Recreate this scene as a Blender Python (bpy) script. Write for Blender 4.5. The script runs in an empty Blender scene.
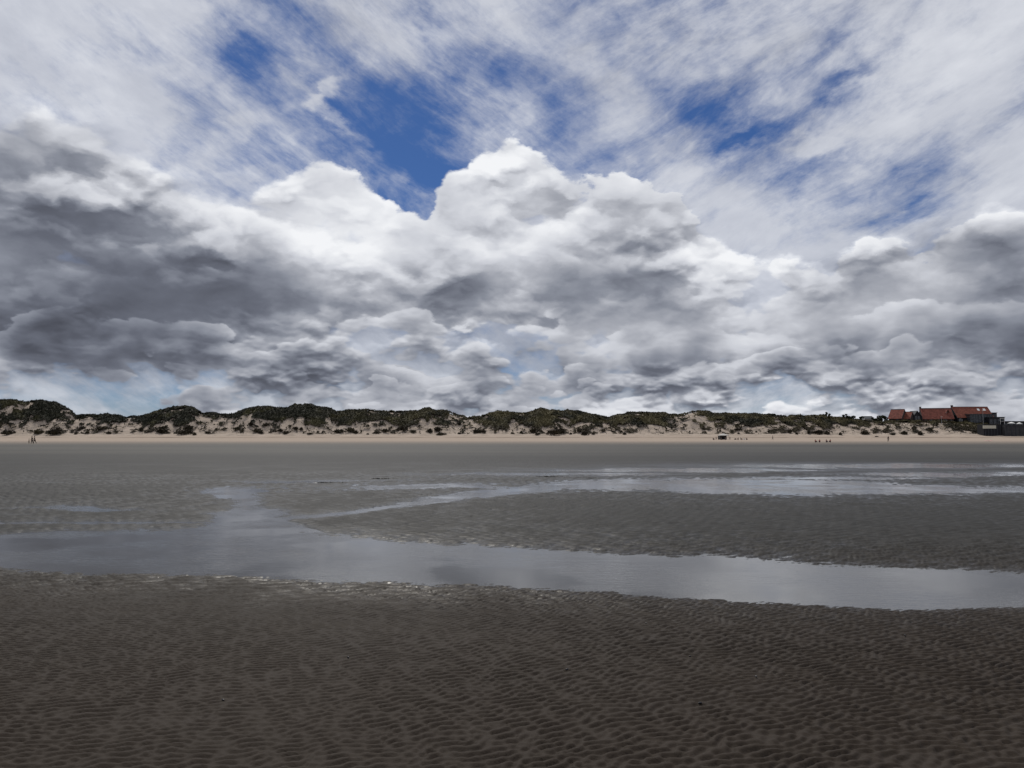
import bpy, bmesh, math, random
import numpy as np
from mathutils import Vector, Matrix
R = math.radians
S = bpy.context.scene
C = S.collection

# ------------------------------------------------------------------ camera
FPX = 773.0; HORIZ = 437.0; EYE = 1.65
PITCH = math.atan((HORIZ - 384) / FPX)
cam_d = bpy.data.cameras.new('camera'); cam = bpy.data.objects.new('camera', cam_d); C.objects.link(cam)
cam_d.sensor_width = 36; cam_d.lens = FPX / 1024 * 36; cam_d.clip_start = 0.05; cam_d.clip_end = 30000
cam.location = (0, 0, EYE); cam.rotation_euler = (R(90) + PITCH, 0, 0)
S.camera = cam
S.view_settings.view_transform = 'Standard'; S.view_settings.look = 'None'
S.view_settings.exposure = 0; S.view_settings.gamma = 1; S.view_settings.use_curve_mapping = False
S.cycles.use_denoising = True
S.cycles.max_bounces = 5

def at(px, py, Y):
    """world point seen at photo position (px, py) when it stands at depth Y"""
    dx = px - 512; up = 384 - py
    fy = FPX * math.cos(PITCH) - up * math.sin(PITCH)
    fz = FPX * math.sin(PITCH) + up * math.cos(PITCH)
    return Vector((dx / fy * Y, Y, EYE + fz / fy * Y))

# ------------------------------------------------------------------ sun
SUN_EL = 50.0; SUN_AZ = -14.0      # azimuth from +Y towards +X: high, ahead and to the left
sun_d = bpy.data.lights.new('sun', 'SUN'); sun_d.energy = 2.6; sun_d.angle = R(0.6); sun_d.color = (1, 0.95, 0.87)
sun = bpy.data.objects.new('sun', sun_d); C.objects.link(sun)
ca, sa = math.cos(R(SUN_EL)), math.sin(R(SUN_EL))
sv = Vector((ca * math.sin(R(SUN_AZ)), ca * math.cos(R(SUN_AZ)), sa))
sun.rotation_euler = sv.to_track_quat('Z', 'Y').to_euler(); sun.location = (0, 0, 60)

# ------------------------------------------------------------------ node helper
class NT:
    def __init__(s, tree): s.t = tree; s.n = tree.nodes; s.l = tree.links
    def put(s, sock, v):
        if v is None: return
        if isinstance(v, bpy.types.NodeSocket): s.l.new(v, sock)
        else: sock.default_value = v
    def node(s, typ, props=None, **ins):
        nd = s.n.new(typ)
        for k, v in (props or {}).items(): setattr(nd, k, v)
        for k, v in ins.items():
            s.put(nd.inputs[int(k[1:])] if k[0] == 'i' and k[1:].isdigit() else nd.inputs[k.replace('_', ' ')], v)
        return nd
    def m(s, op, a, b=None, c=None, clamp=False):
        nd = s.n.new('ShaderNodeMath'); nd.operation = op; nd.use_clamp = clamp
        for i, v in enumerate((a, b, c)): s.put(nd.inputs[i], v)
        return nd.outputs[0]
    def add(s, a, b): return s.m('ADD', a, b)
    def sub(s, a, b): return s.m('SUBTRACT', a, b)
    def mul(s, a, b): return s.m('MULTIPLY', a, b)
    def div(s, a, b): return s.m('DIVIDE', a, b)
    def sstep(s, v, a, b, lo=0.0, hi=1.0, typ='SMOOTHSTEP'):
        nd = s.n.new('ShaderNodeMapRange'); nd.interpolation_type = typ
        for i, x in enumerate((v, a, b, lo, hi)): s.put(nd.inputs[i], x)
        return nd.outputs[0]
    def mixf(s, f, a, b):
        nd = s.n.new('ShaderNodeMix'); nd.data_type = 'FLOAT'
        s.put(nd.inputs[0], f); s.put(nd.inputs[2], a); s.put(nd.inputs[3], b); return nd.outputs[0]
    def mixc(s, f, a, b, blend='MIX'):
        nd = s.n.new('ShaderNodeMix'); nd.data_type = 'RGBA'; nd.blend_type = blend
        s.put(nd.inputs[0], f); s.put(nd.inputs[6], a); s.put(nd.inputs[7], b); return nd.outputs[2]
    def xyz(s, x, y, z=0.0):
        nd = s.n.new('ShaderNodeCombineXYZ')
        for i, v in enumerate((x, y, z)): s.put(nd.inputs[i], v)
        return nd.outputs[0]
    def noise(s, vec, scale, detail=4.0, rough=0.5, lac=2.0, dist=0.0):
        nd = s.n.new('ShaderNodeTexNoise')
        s.put(nd.inputs['Vector'], vec); nd.inputs['Scale'].default_value = scale
        nd.inputs['Detail'].default_value = detail; nd.inputs['Roughness'].default_value = rough
        nd.inputs['Lacunarity'].default_value = lac; nd.inputs['Distortion'].default_value = dist
        return nd.outputs['Fac']
    def ramp(s, f, stops, interp='LINEAR'):
        nd = s.n.new('ShaderNodeValToRGB'); nd.color_ramp.interpolation = interp
        e = nd.color_ramp.elements
        e[0].position, e[0].color = stops[0][0], (*stops[0][1], 1)
        e[1].position, e[1].color = stops[-1][0], (*stops[-1][1], 1)
        for p, c in stops[1:-1]:
            k = e.new(p); k.color = (*c, 1)
        s.put(nd.inputs[0], f); return nd.outputs[0]
# ------------------------------------------------------------------ world: Nishita sky behind procedural cloud decks
W = bpy.data.worlds.new('World'); S.world = W; W.use_nodes = True
W.node_tree.nodes.clear()
T = NT(W.node_tree)
W.cycles.sampling_method = 'MANUAL'; W.cycles.sample_map_resolution = 256
nish = T.node('ShaderNodeTexSky', dict(sky_type='NISHITA', sun_disc=False, sun_elevation=R(SUN_EL), sun_rotation=R(SUN_AZ),
              altitude=200, air_density=1.0, dust_density=0.3, ozone_density=3.0)).outputs[0]

# weather chart: how bright (0-255) and how closed the cloud decks are, by bearing and height
CX = [64 * i for i in range(17)]
CY = [-80, 0, 40, 80, 120, 160, 200, 240, 280, 320, 350, 380, 410, 437]
BRI = [
 [200,205,205,195,190,195,200,200,200,200,195,200,200,200,205,210,210],
 [205,215,212,190,180,195,200,205,210,200,192,198,198,195,205,218,212],
 [215,220,215,190,185,195,195,208,208,198,190,190,192,208,212,220,220],
 [205,225,218,200,190,190,185,200,205,190,185,190,200,212,218,220,215],
 [185,210,222,215,195,195,180,200,228,190,185,190,195,200,208,215,215],
 [150,178,208,218,225,205,190,190,232,215,222,192,190,195,205,210,215],
 [132,145,168,195,222,235,228,205,222,205,192,205,205,205,205,205,222],
 [125,122,132,148,180,222,238,225,192,158,150,205,218,195,192,158,150],
 [122,105,100,105,120,150,172,180,190,140,140,195,208,165,158,138,140],
 [100, 85, 85, 92,120,140,155,135,155,172,172,172,172,160,150,138,130],
 [120,100,115,125,140,160,168,165,150,150,150,142,160,138,150,155,130],
 [165,165,172,160,150,155,165,150,165,165,155,160,185,180,172,165,150],
 [188,175,190,185,190,190,185,190,185,185,190,195,198,190,190,195,185],
 [198,195,198,195,198,200,198,200,195,195,198,200,200,198,200,200,195]]
COV = [
 [1,1,1,.9,.8,.8,.8,.9,.9,.9,.8,.8,.9,.9,1,1,1],
 [1,1,1,.75,.6,.75,.8,.8,.75,.75,.6,.62,.72,.8,.9,1,1],
 [1,1,1,.42,.26,.72,.8,.80,.72,.62,.58,.64,.72,.85,.9,1,1],
 [1,1,1,.6,.62,.48,.28,.50,.60,.56,.48,.56,.62,.40,.75,.9,1],
 [1,1,1,.80,.46,.34,.18,.26,.60,.55,.55,.55,.48,.6,.72,.85,.95],
 [1,1,1,.8,.5,.42,.22,.24,.36,.45,.6,.6,.25,.7,.8,.85,.9],
 [1,1,1,.9,.8,.6,.3,.35,.5,.8,.9,.9,.85,.8,.40,.6,.8],
 [1,1,1,1,1,.9,.5,.6,1,1,1,1,1,.95,.85,1,1],
 [1]*17,
 [1,1,1,1,1,.9,.70,.9,1,1,1,1,1,1,1,1,1],
 [1,1,1,1,1,.95,.85,.95,.62,.9,1,1,1,1,1,1,1],
 [.85,.65,.58,.85,.9,.9,.95,1,.85,.95,1,.9,.68,.85,.95,.9,.95],
 [.7,.55,.62,.85,.85,.85,.9,.9,.9,.9,.9,.85,.75,.85,.9,.9,.9],
 [.8]*17]
def chart(tab, px, py):
    px = min(max(px, 0), 1024); py = min(max(py, CY[0]), CY[-1])
    i = min(int(px / 64), 15); fx = px / 64 - i
    j = max(k for k in range(len(CY) - 1) if CY[k] <= py); fy = (py - CY[j]) / (CY[j + 1] - CY[j])
    a = tab[j][i] * (1 - fx) + tab[j][i + 1] * fx; b = tab[j + 1][i] * (1 - fx) + tab[j + 1][i + 1] * fx
    return a * (1 - fy) + b * fy
def az_el_to_chart(az, el):
    x, y, z = math.sin(az) * math.cos(el), math.cos(az) * math.cos(el), math.sin(el)
    f = y * math.cos(PITCH) + z * math.sin(PITCH); u = -y * math.sin(PITCH) + z * math.cos(PITCH)
    return 512 + FPX * x / f, 384 - FPX * u / f

g = T.node('ShaderNodeTexCoord').outputs['Generated']
sp = T.node('ShaderNodeSeparateXYZ', i0=g)
dx, dy, dz = sp.outputs
az = T.m('ARCTAN2', dx, dy); el = T.m('ARCSINE', dz)
# ragged, billowing outlines: bend the bearing and height with noise before reading the chart
sky2 = T.xyz(az, T.mul(el, 1.5), 0.0)
def nvec(vec, scale, detail, rough=0.55):
    nd = T.n.new('ShaderNodeTexNoise'); T.put(nd.inputs['Vector'], vec)
    nd.inputs['Scale'].default_value = scale; nd.inputs['Detail'].default_value = detail; nd.inputs['Roughness'].default_value = rough
    s_ = T.node('ShaderNodeSeparateXYZ', i0=nd.outputs['Color']); return s_.outputs[0], s_.outputs[1]
wx, wy = nvec(sky2, 6.0, 6.0, 0.6)
waz = T.add(az, T.mul(T.sub(wx, 0.5), 0.13)); wel = T.add(el, T.mul(T.sub(wy, 0.5), 0.07))
AZ0, AZ1 = -0.72, 0.72; NS = 25
t = T.sstep(waz, AZ0, AZ1, typ='LINEAR')
ELS = [0, 1.4, 3.2, 5.2, 7.2, 9.5, 12, 14.5, 17, 19.5, 22, 25, 28, 31, 36]
col = None
for k, e in enumerate(ELS):
    stops = []
    for i in range(NS):
        a = AZ0 + (AZ1 - AZ0) * i / (NS - 1)
        px, py = az_el_to_chart(a, R(e))
        b = chart(BRI, px, py) / 255; c = chart(COV, px, py)
        stops.append((i / (NS - 1), (b, c, 0)))
    rc = T.ramp(t, stops, 'CARDINAL')
    col = rc if col is None else T.mixc(T.sstep(wel, R(ELS[k - 1]), R(e), typ='LINEAR'), col, rc)
cs = T.node('ShaderNodeSeparateColor', i0=col)
bri, cov = T.add(0.66, T.mul(T.sub(cs.outputs[0], 0.66), 1.12)), cs.outputs[1]

hor = T.sstep(el, R(1), R(13), 1.0, 0.0)          # 1 near the horizon: smaller, flatter clouds
# billow density (cumulus) at two sizes, with a copy taken a little higher up for the lit tops
def vor(vec, scale, detail, rough, smooth=0.35):
    nd = T.n.new('ShaderNodeTexVoronoi'); nd.feature = 'SMOOTH_F1'; nd.voronoi_dimensions = '2D'
    T.put(nd.inputs['Vector'], vec); nd.inputs['Scale'].default_value = scale; nd.inputs['Detail'].default_value = detail
    nd.inputs['Roughness'].default_value = rough; nd.inputs['Lacunarity'].default_value = 2.2; nd.inputs['Smoothness'].default_value = smooth
    return T.sub(1.0, nd.outputs['Distance'])
jx, jy = nvec(T.xyz(az, T.mul(el, 2.0), 4.0), 13.0, 6.0, 0.6)
def billow(off):
    P = T.xyz(T.add(az, T.mul(jx, 0.055)), T.add(T.add(T.mul(el, 1.6), T.mul(jy, 0.055)), off), 0.3)
    A = T.add(T.mul(vor(P, 6.5, 2.6, 0.46, 0.3), 0.42), T.mul(T.noise(P, 4.0, 7.0, 0.5), 0.75))
    Pb = T.xyz(T.add(T.mul(az, 1.0), T.mul(jx, 0.022)), T.add(T.add(T.mul(el, 2.1), T.mul(jy, 0.035)), off * 0.9), 0.7)
    B = T.add(T.mul(vor(Pb, 14.0, 2.3, 0.48, 0.3), 0.42), T.mul(T.noise(Pb, 8.0, 6.0, 0.52), 0.75))
    return T.mixf(T.mul(hor, 0.9), A, B)
b0 = billow(0.0); b1 = billow(0.026); b2 = billow(0.008)
relief = T.add(T.mul(T.m('MAXIMUM', T.m('MINIMUM', T.sub(b0, b1), 0.10), -0.08), 0.75), T.mul(T.m('MAXIMUM', T.m('MINIMUM', T.sub(b0, b2), 0.05), -0.05), 0.7))
fine = T.sub(T.noise(T.xyz(az, T.mul(el, 1.7), 1.0), 22.0, 7.0, 0.62), 0.5)
patch = T.sstep(T.noise(T.xyz(az, T.mul(el, 2.2), 8.0), 5.0, 2.0, 0.5), 0.38, 0.62)
# wisps (high ice cloud), stretched along two slanting directions
def wisp(ang, sx, sy, scale, seed):
    mp = T.node('ShaderNodeMapping', dict(vector_type='TEXTURE'), Vector=T.xyz(az, el, seed))
    mp.inputs['Rotation'].default_value = (0, 0, R(ang)); mp.inputs['Scale'].default_value = (sx, sy, 1)
    return T.noise(mp.outputs[0], scale, 9.0, 0.68, 2.05, 0.35)
w1 = wisp(-32, 2.6, 1.0, 8.0, 2.0); w2 = wisp(24, 2.2, 1.0, 9.0, 5.0)
right = T.sstep(az, R(-6), R(14))
wsp = T.mixf(right, w1, w2)

# opacity: closed thick deck has crisp billow edges, thin deck fades in streaks
thick = T.sstep(cov, 0.62, 0.95)
clump = T.noise(T.xyz(T.add(az, T.mul(jx, 0.05)), T.add(T.mul(el, 1.3), T.mul(jy, 0.05)), 6.0), 9.0, 7.0, 0.6)
fil = T.mixf(right, wisp(-30, 4.5, 1.0, 26.0, 9.0), wisp(22, 4.0, 1.0, 26.0, 11.0))
veil = T.add(T.add(T.mul(T.sub(wsp, 0.5), 1.25), T.mul(T.sub(clump, 0.5), 1.5)), T.mul(T.sub(fil, 0.5), 1.0))
# clear gaps torn in the high veil, and closed bars of it: bearing, height, half sizes, slant, amount
for gx, gy, rx, ry, sl, amt in ((238, 52, 84, 44, -28, -0.42), (385, 130, 120, 60, -38, -0.22), (440, 175, 60, 40, -20, -0.3), (320, 90, 60, 14, 28, 0.35), (240, 125, 70, 26, 20, 0.25),
                                (735, 145, 64, 20, 20, -0.34), (850, 78, 70, 18, 24, -0.26), (900, 215, 84, 18, 8, -0.34), (800, 150, 60, 26, 10, 0.4), (620, 60, 70, 50, 0, 0.12), (330, 110, 90, 12, -30, 0.3)):
    p = at(gx, gy, 1.0) - Vector((0, 0, EYE)); a_ = math.atan2(p.x, p.y); e_ = math.asin(p.z / p.length)
    mp = T.node('ShaderNodeMapping', dict(vector_type='TEXTURE'), Vector=T.xyz(T.add(az, T.mul(T.sub(jx, 0.5), 0.07)), T.add(el, T.mul(T.sub(jy, 0.5), 0.07)), 0.0))
    mp.inputs['Location'].default_value = (a_, e_, 0); mp.inputs['Rotation'].default_value = (0, 0, R(sl)); mp.inputs['Scale'].default_value = (rx / 700, ry / 700, 1)
    gr = T.node('ShaderNodeTexGradient', dict(gradient_type='QUADRATIC_SPHERE'), Vector=mp.outputs[0]).outputs['Fac']
    veil = T.add(veil, T.mul(T.sstep(gr, 0.0, 0.75), amt))
a_thin = T.sstep(T.add(cov, veil), 0.08, 1.0)
# the front bank of cumulus: height of its heads by bearing
TOP = [(0,60),(90,80),(150,108),(200,133),(240,148),(290,160),(345,160),(380,170),(402,200),(425,222),(437,205),(448,168),(468,140),
       (490,124),(515,132),(540,156),(566,172),(592,160),(620,152),(650,160),(675,182),(700,206),(740,214),(800,232),(830,246),
       (848,234),(868,224),(890,238),(940,216),(985,202),(1060,204)]
stops = []
for px, py in TOP:
    p = at(px, py, 1.0) - Vector((0, 0, EYE)); a_ = math.atan2(p.x, p.y); e_ = math.asin(p.z / p.length)
    stops.append(((a_ - AZ0) / (AZ1 - AZ0), (e_, 0, 0)))
stops.sort(key=lambda q: q[0])
top = T.node('ShaderNodeSeparateColor', i0=T.ramp(T.sstep(T.add(az, T.mul(T.sub(jx, 0.5), 0.02)), AZ0, AZ1, typ='LINEAR'), stops, 'LINEAR')).outputs[0]
dist = T.add(T.sub(top, el), T.add(T.mul(T.sub(b0, 0.54), 0.17), T.add(T.mul(fine, 0.05), T.mul(T.sub(clump, 0.5), 0.10))))
holes = T.mul(T.sstep(el, R(8), R(11), 1.0, 0.0), T.sub(1.0, cov))
a_cum = T.mul(T.sstep(dist, 0.0, T.sstep(az, -0.45, -0.2, 0.08, T.sstep(clump, 0.35, 0.65, 0.008, 0.026))), T.sstep(T.add(holes, T.mul(T.sub(b0, 0.62), -0.9)), 0.27, 0.40, 1.0, 0.0))
lit = T.mul(T.sstep(dist, 0.0, 0.045, 1.0, 0.0), T.sstep(az, -0.5, -0.3, 0.0, 0.07))
calm = T.mul(T.sstep(bri, 0.33, 0.75, 0.42, 1.0), T.mixf(hor, 1.0, 0.85))
rim = T.mul(relief, T.mul(calm, T.mixf(patch, 0.9, 2.7)))
body = T.add(T.mul(T.sub(b0, 0.62), -0.5), T.mul(T.sub(T.noise(T.xyz(T.add(az, T.mul(jx, 0.04)), T.add(T.mul(el, 2.6), T.mul(jy, 0.06)), 3.0), 7.0, 4.0, 0.55), 0.5), 0.42))
streak = T.mul(T.sub(wsp, 0.5), 0.5)
vveil = T.add(T.add(T.mixf(0.6, 0.82, T.add(bri, 0.03)), streak), T.add(T.mul(fine, 0.11), T.mul(relief, 0.3)))
vcum = T.add(T.add(T.add(T.add(T.mul(bri, 0.97), T.sstep(el, R(1), R(7), 0.05, 0.0)), rim), T.mul(body, calm)), T.add(T.mul(fine, 0.11), lit))
# farther banks of cumulus, row behind row down to the horizon: crisp heads, shaded bases
BANKS = [([(0,318),(70,300),(140,306),(210,318),(260,302),(330,296),(400,306),(430,296),(500,310),(560,296),(640,306),(700,300),(760,292),(800,300),(850,290),(900,278),(960,290),(1030,270)], 0.10, 0.07, 0.03),
         ([(0,356),(60,348),(130,360),(190,352),(250,336),(300,326),(350,330),(400,344),(440,350),(475,342),(520,356),(570,344),(620,338),(680,350),(740,336),(790,330),(850,336),(900,322),(960,334),(1030,326)], 0.085, 0.055, 0.024),
         ([(0,384),(60,392),(120,380),(180,372),(240,378),(300,366),(360,372),(420,378),(480,370),(540,382),(600,372),(660,380),(720,368),(780,374),(820,384),(880,372),(940,380),(1030,366)], 0.07, 0.04, 0.016),
         ([(0,404),(80,408),(160,400),(240,406),(320,398),(400,402),(480,398),(560,404),(640,399),(720,403),(800,396),(880,402),(960,398),(1030,402)], 0.05, 0.035, 0.012)]
banks_a = []
for pts_, lift, drop, wid in BANKS:
    st = []
    for px, py in pts_:
        p = at(px, py, 1.0) - Vector((0, 0, EYE)); a_ = math.atan2(p.x, p.y); e_ = math.asin(p.z / p.length)
        st.append(((a_ - AZ0) / (AZ1 - AZ0), (e_, 0, 0)))
    st.sort(key=lambda q: q[0])
    tp = T.node('ShaderNodeSeparateColor', i0=T.ramp(T.sstep(T.add(az, T.mul(T.sub(jx, 0.5), 0.03)), AZ0, AZ1, typ='LINEAR'), st, 'LINEAR')).outputs[0]
    dk = T.add(T.sub(tp, el), T.mul(T.sub(b0, 0.62), wid * 5.5)); dk = T.add(dk, T.mul(fine, wid * 0.7))
    ins = T.sstep(dk, 0.0, wid * 0.22); br_ = T.sstep(T.noise(T.xyz(az, el, 20.0 * lift), 9.0, 2.0), 0.40, 0.60)
    vcum = T.add(vcum, T.mul(T.mul(ins, T.sstep(dk, 0.0, wid * 1.5, 1.0, 0.0)), T.mul(br_, lift * 1.7)))
    vcum = T.sub(vcum, T.mul(T.mul(T.sstep(dk, wid * 0.8, wid * 2.0), T.sstep(dk, wid * 2.2, wid * 4.5, 1.0, 0.0)), drop * 1.5))
v = T.mixf(a_cum, vveil, vcum)
v = T.sub(v, T.mul(T.m('MAXIMUM', T.sub(v, 0.80), 0.0), 0.45))
alpha = T.m('MAXIMUM', T.mul(a_thin, 0.86), a_cum, clamp=True)
v = T.m('MAXIMUM', T.m('MINIMUM', v, 0.97), 0.26)
cloud = T.ramp(v, [(0.0, (0.0, 0.0, 0.0)), (0.3, (0.086, 0.093, 0.118)), (0.42, (0.138, 0.150, 0.188)), (0.55, (0.246, 0.264, 0.314)),
                   (0.7, (0.430, 0.446, 0.495)), (0.82, (0.620, 0.638, 0.690)), (0.92, (0.82, 0.835, 0.87)), (1.0, (0.95, 0.96, 0.98))])
STR = 0.1
sky_in = T.mixc(1.0, nish, (0.20, 0.31, 0.50, 1), 'MULTIPLY')
cl = T.node('ShaderNodeVectorMath', dict(operation='SCALE'), i0=cloud); cl.inputs['Scale'].default_value = 1 / STR
final = T.mixc(alpha, sky_in, cl.outputs[0])
bg = T.node('ShaderNodeBackground', Color=final, Strength=STR)
T.l.new(bg.outputs[0], T.node('ShaderNodeOutputWorld').inputs[0])
# ------------------------------------------------------------------ numpy noise
def hash2(ix, iy, seed):
    h = (ix.astype(np.int64) * 374761393 + iy.astype(np.int64) * 668265263 + seed * 982451653) & 0xFFFFFFFF
    h = ((h ^ (h >> 13)) * 1274126177) & 0xFFFFFFFF
    return ((h ^ (h >> 16)) & 0xFFFFFF) / float(0xFFFFFF)
def vnoise(x, y, seed=0):
    ix = np.floor(x); iy = np.floor(y); fx = x - ix; fy = y - iy
    fx = fx * fx * fx * (fx * (fx * 6 - 15) + 10); fy = fy * fy * fy * (fy * (fy * 6 - 15) + 10)
    a = hash2(ix, iy, seed); b = hash2(ix + 1, iy, seed); c = hash2(ix, iy + 1, seed); d = hash2(ix + 1, iy + 1, seed)
    return (a * (1 - fx) + b * fx) * (1 - fy) + (c * (1 - fx) + d * fx) * fy
def fbm(x, y, oct=4, seed=0, rough=0.5):
    v = 0; a = 1; t = 0
    for k in range(oct):
        v = v + a * vnoise(x * 2.03 ** k + 17.3 * k, y * 2.03 ** k - 9.1 * k, seed + k); t += a; a *= rough
    return v / t                                       # 0..1, mean 0.5
def smooth(v, a, b):
    t = np.clip((v - a) / (b - a), 0, 1); return t * t * (3 - 2 * t)
def grid_mesh(name, X, Y, Z, mat, kind=None, attrs=None, smooth_shade=True):
    nr, nc = X.shape
    me = bpy.data.meshes.new(name); n = nr * nc
    me.vertices.add(n); co = np.stack([X, Y, Z], -1).reshape(-1).astype(np.float32); me.vertices.foreach_set('co', co)
    i = np.arange(nr - 1)[:, None] * nc + np.arange(nc - 1)[None, :]
    f = np.stack([i, i + 1, i + nc + 1, i + nc], -1).reshape(-1).astype(np.int32)
    nf = f.size // 4
    me.loops.add(f.size); me.polygons.add(nf)
    me.loops.foreach_set('vertex_index', f); me.polygons.foreach_set('loop_start', np.arange(0, f.size, 4, dtype=np.int32))
    me.polygons.foreach_set('loop_total', np.full(nf, 4, np.int32))
    me.polygons.foreach_set('use_smooth', np.full(nf, smooth_shade))
    for k, v in (attrs or {}).items():
        me.attributes.new(k, 'FLOAT', 'POINT').data.foreach_set('value', v.reshape(-1).astype(np.float32))
    me.update(); me.validate(); me.materials.append(mat)
    o = bpy.data.objects.new(name, me); C.objects.link(o)
    if kind: o['kind'] = kind
    return o

# ------------------------------------------------------------------ lie of the land
DF = 350.0                                            # depth of the dune foot
def beach_base(x, y):
    """height of the smooth beach: flat tidal sand rising to the dry berm at the dune foot"""
    z = np.interp(y, [0, 60, 120, 170, 230, 300, 325, 340, 352], [0.035, 0.035, 0.05, 0.11, 0.26, 0.58, 1.0, 1.55, 2.15])
    return z + smooth(y, 250, 330) * (fbm(x * 0.05, y * 0.05, 4, 31) - 0.5) * 0.55
# skyline (photo column, row of the top of the scrub) and the lower edge of the closed scrub
SKY = [(-140,402),(-60,405),(0,400.2),(13,400),(24,402),(42,400),(55,403),(65,406.6),(73,415.5),(85,415),(98,415.5),(105,414),(118,416),(130,417),
 (143,416),(155,411.6),(168,408.5),(185,406),(195,408.5),(202,413.5),(212,413),(232,414.5),(245,409.7),(258,406.6),(275,407),(288,408),(294,405),
 (310,405),(322,407),(330,408.5),(336,411.4),(350,411),(370,410),(383,412),(390,411.4),(405,411.6),(415,411),(429,408.5),(436,411),(447,411),
 (455,414),(463,416),(468,418.6),(475,417),(483,416.7),(490,413),(497,411.6),(506,412),(518,413.5),(532,412),(541,408.2),(550,410.4),(560,411.5),
 (567,410.6),(580,411.6),(590,413.5),(600,416),(609,418.2),(618,415),(630,412.7),(650,413),(665,413),(678,415),(690,412),(697,411),(710,412.3),
 (716,414),(740,413.5),(755,414.2),(770,415),(787,416),(805,415.8),(820,416),(838,418.5),(862,420.5),(880,421),(940,421.5),(985,423),(1024,424),(1200,424)]
VEG = [(-140,424),(0,421),(30,421.5),(70,417.5),(84,421),(100,421),(130,422),(160,424),(186,424),(200,418),(215,416.5),(232,420),(250,415.5),(280,419),(310,424),
 (350,424),(385,421),(400,425),(415,426),(428,422),(436,414.5),(446,413.5),(458,418),(468,421),(484,422),(495,430),(507,431),(515,423),(530,427),
 (560,425),(600,427),(625,425),(640,425),(665,428),(676,420),(690,413),(700,414),(708,421),(715,428),(740,424),(760,427),(775,424),(800,428),
 (830,426),(860,425),(890,421.5),(905,422),(930,422),(942,425),(952,430),(972,432),(978,431),(986,424),(1200,424)]
def pxcol(x, y): return 512 + x / y * (FPX / math.cos(PITCH)) * 0.9953
SKYX = np.array([p[0] for p in SKY], float); SKYY = np.array([p[1] for p in SKY], float)
VEGX = np.array([p[0] for p in VEG], float); VEGY = np.array([p[1] for p in VEG], float)
CREST = DF + 34.0
def z_of_row(row, Y): return EYE + (HORIZ - row) / FPX * Y * 1.004
def crest_z(x):
    row = np.interp(512 + x / CREST * FPX, SKYX, SKYY); return z_of_row(row, CREST)
def dune_z(x, y):
    """dune terrain: concave sand apron, steep face, crest, then rolling ground behind it"""
    xs = x + (fbm(x * 0.04, y * 0.06, 3, 5) - 0.5) * 9 * smooth(y, DF, CREST) * (1 - smooth(y, CREST - 6, CREST))
    c = crest_z(xs * CREST / y) - 0.75
    t = np.clip((y - DF) / (CREST - DF), 0, 1)
    foot = 2.15
    # ribs and hollows run down the face
    rib = (fbm(x * 0.11, y * 0.03, 4, 12) - 0.5)
    prof = 0.58 * t ** 1.15 + 0.42 * smooth(t, 0.18, 0.92)
    z = foot + (c - foot) * np.clip(prof + rib * 0.42 * np.sin(np.pi * t), 0, 1.02)
    z = z + (fbm(x * 0.35, y * 0.35, 3, 40) - 0.5) * 0.9 * smooth(t, 0.02, 0.25) * (1 - smooth(t, 0.85, 1.0))
    back = smooth(y, CREST + 3, CREST + 34)
    z = z * (1 - back) + back * (np.minimum(c, 8.2) - 1.2 + (fbm(x * 0.02, y * 0.02, 3, 8) - 0.5) * 2.0)
    return z
def land_z(x, y):
    x = np.asarray(x, float); y = np.asarray(y, float)
    return np.where(y < DF, beach_base(x, y), dune_z(x, y) + (beach_base(x, np.full_like(y, DF)) - 2.15) * (1 - smooth(y, DF, DF + 6)))

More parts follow.
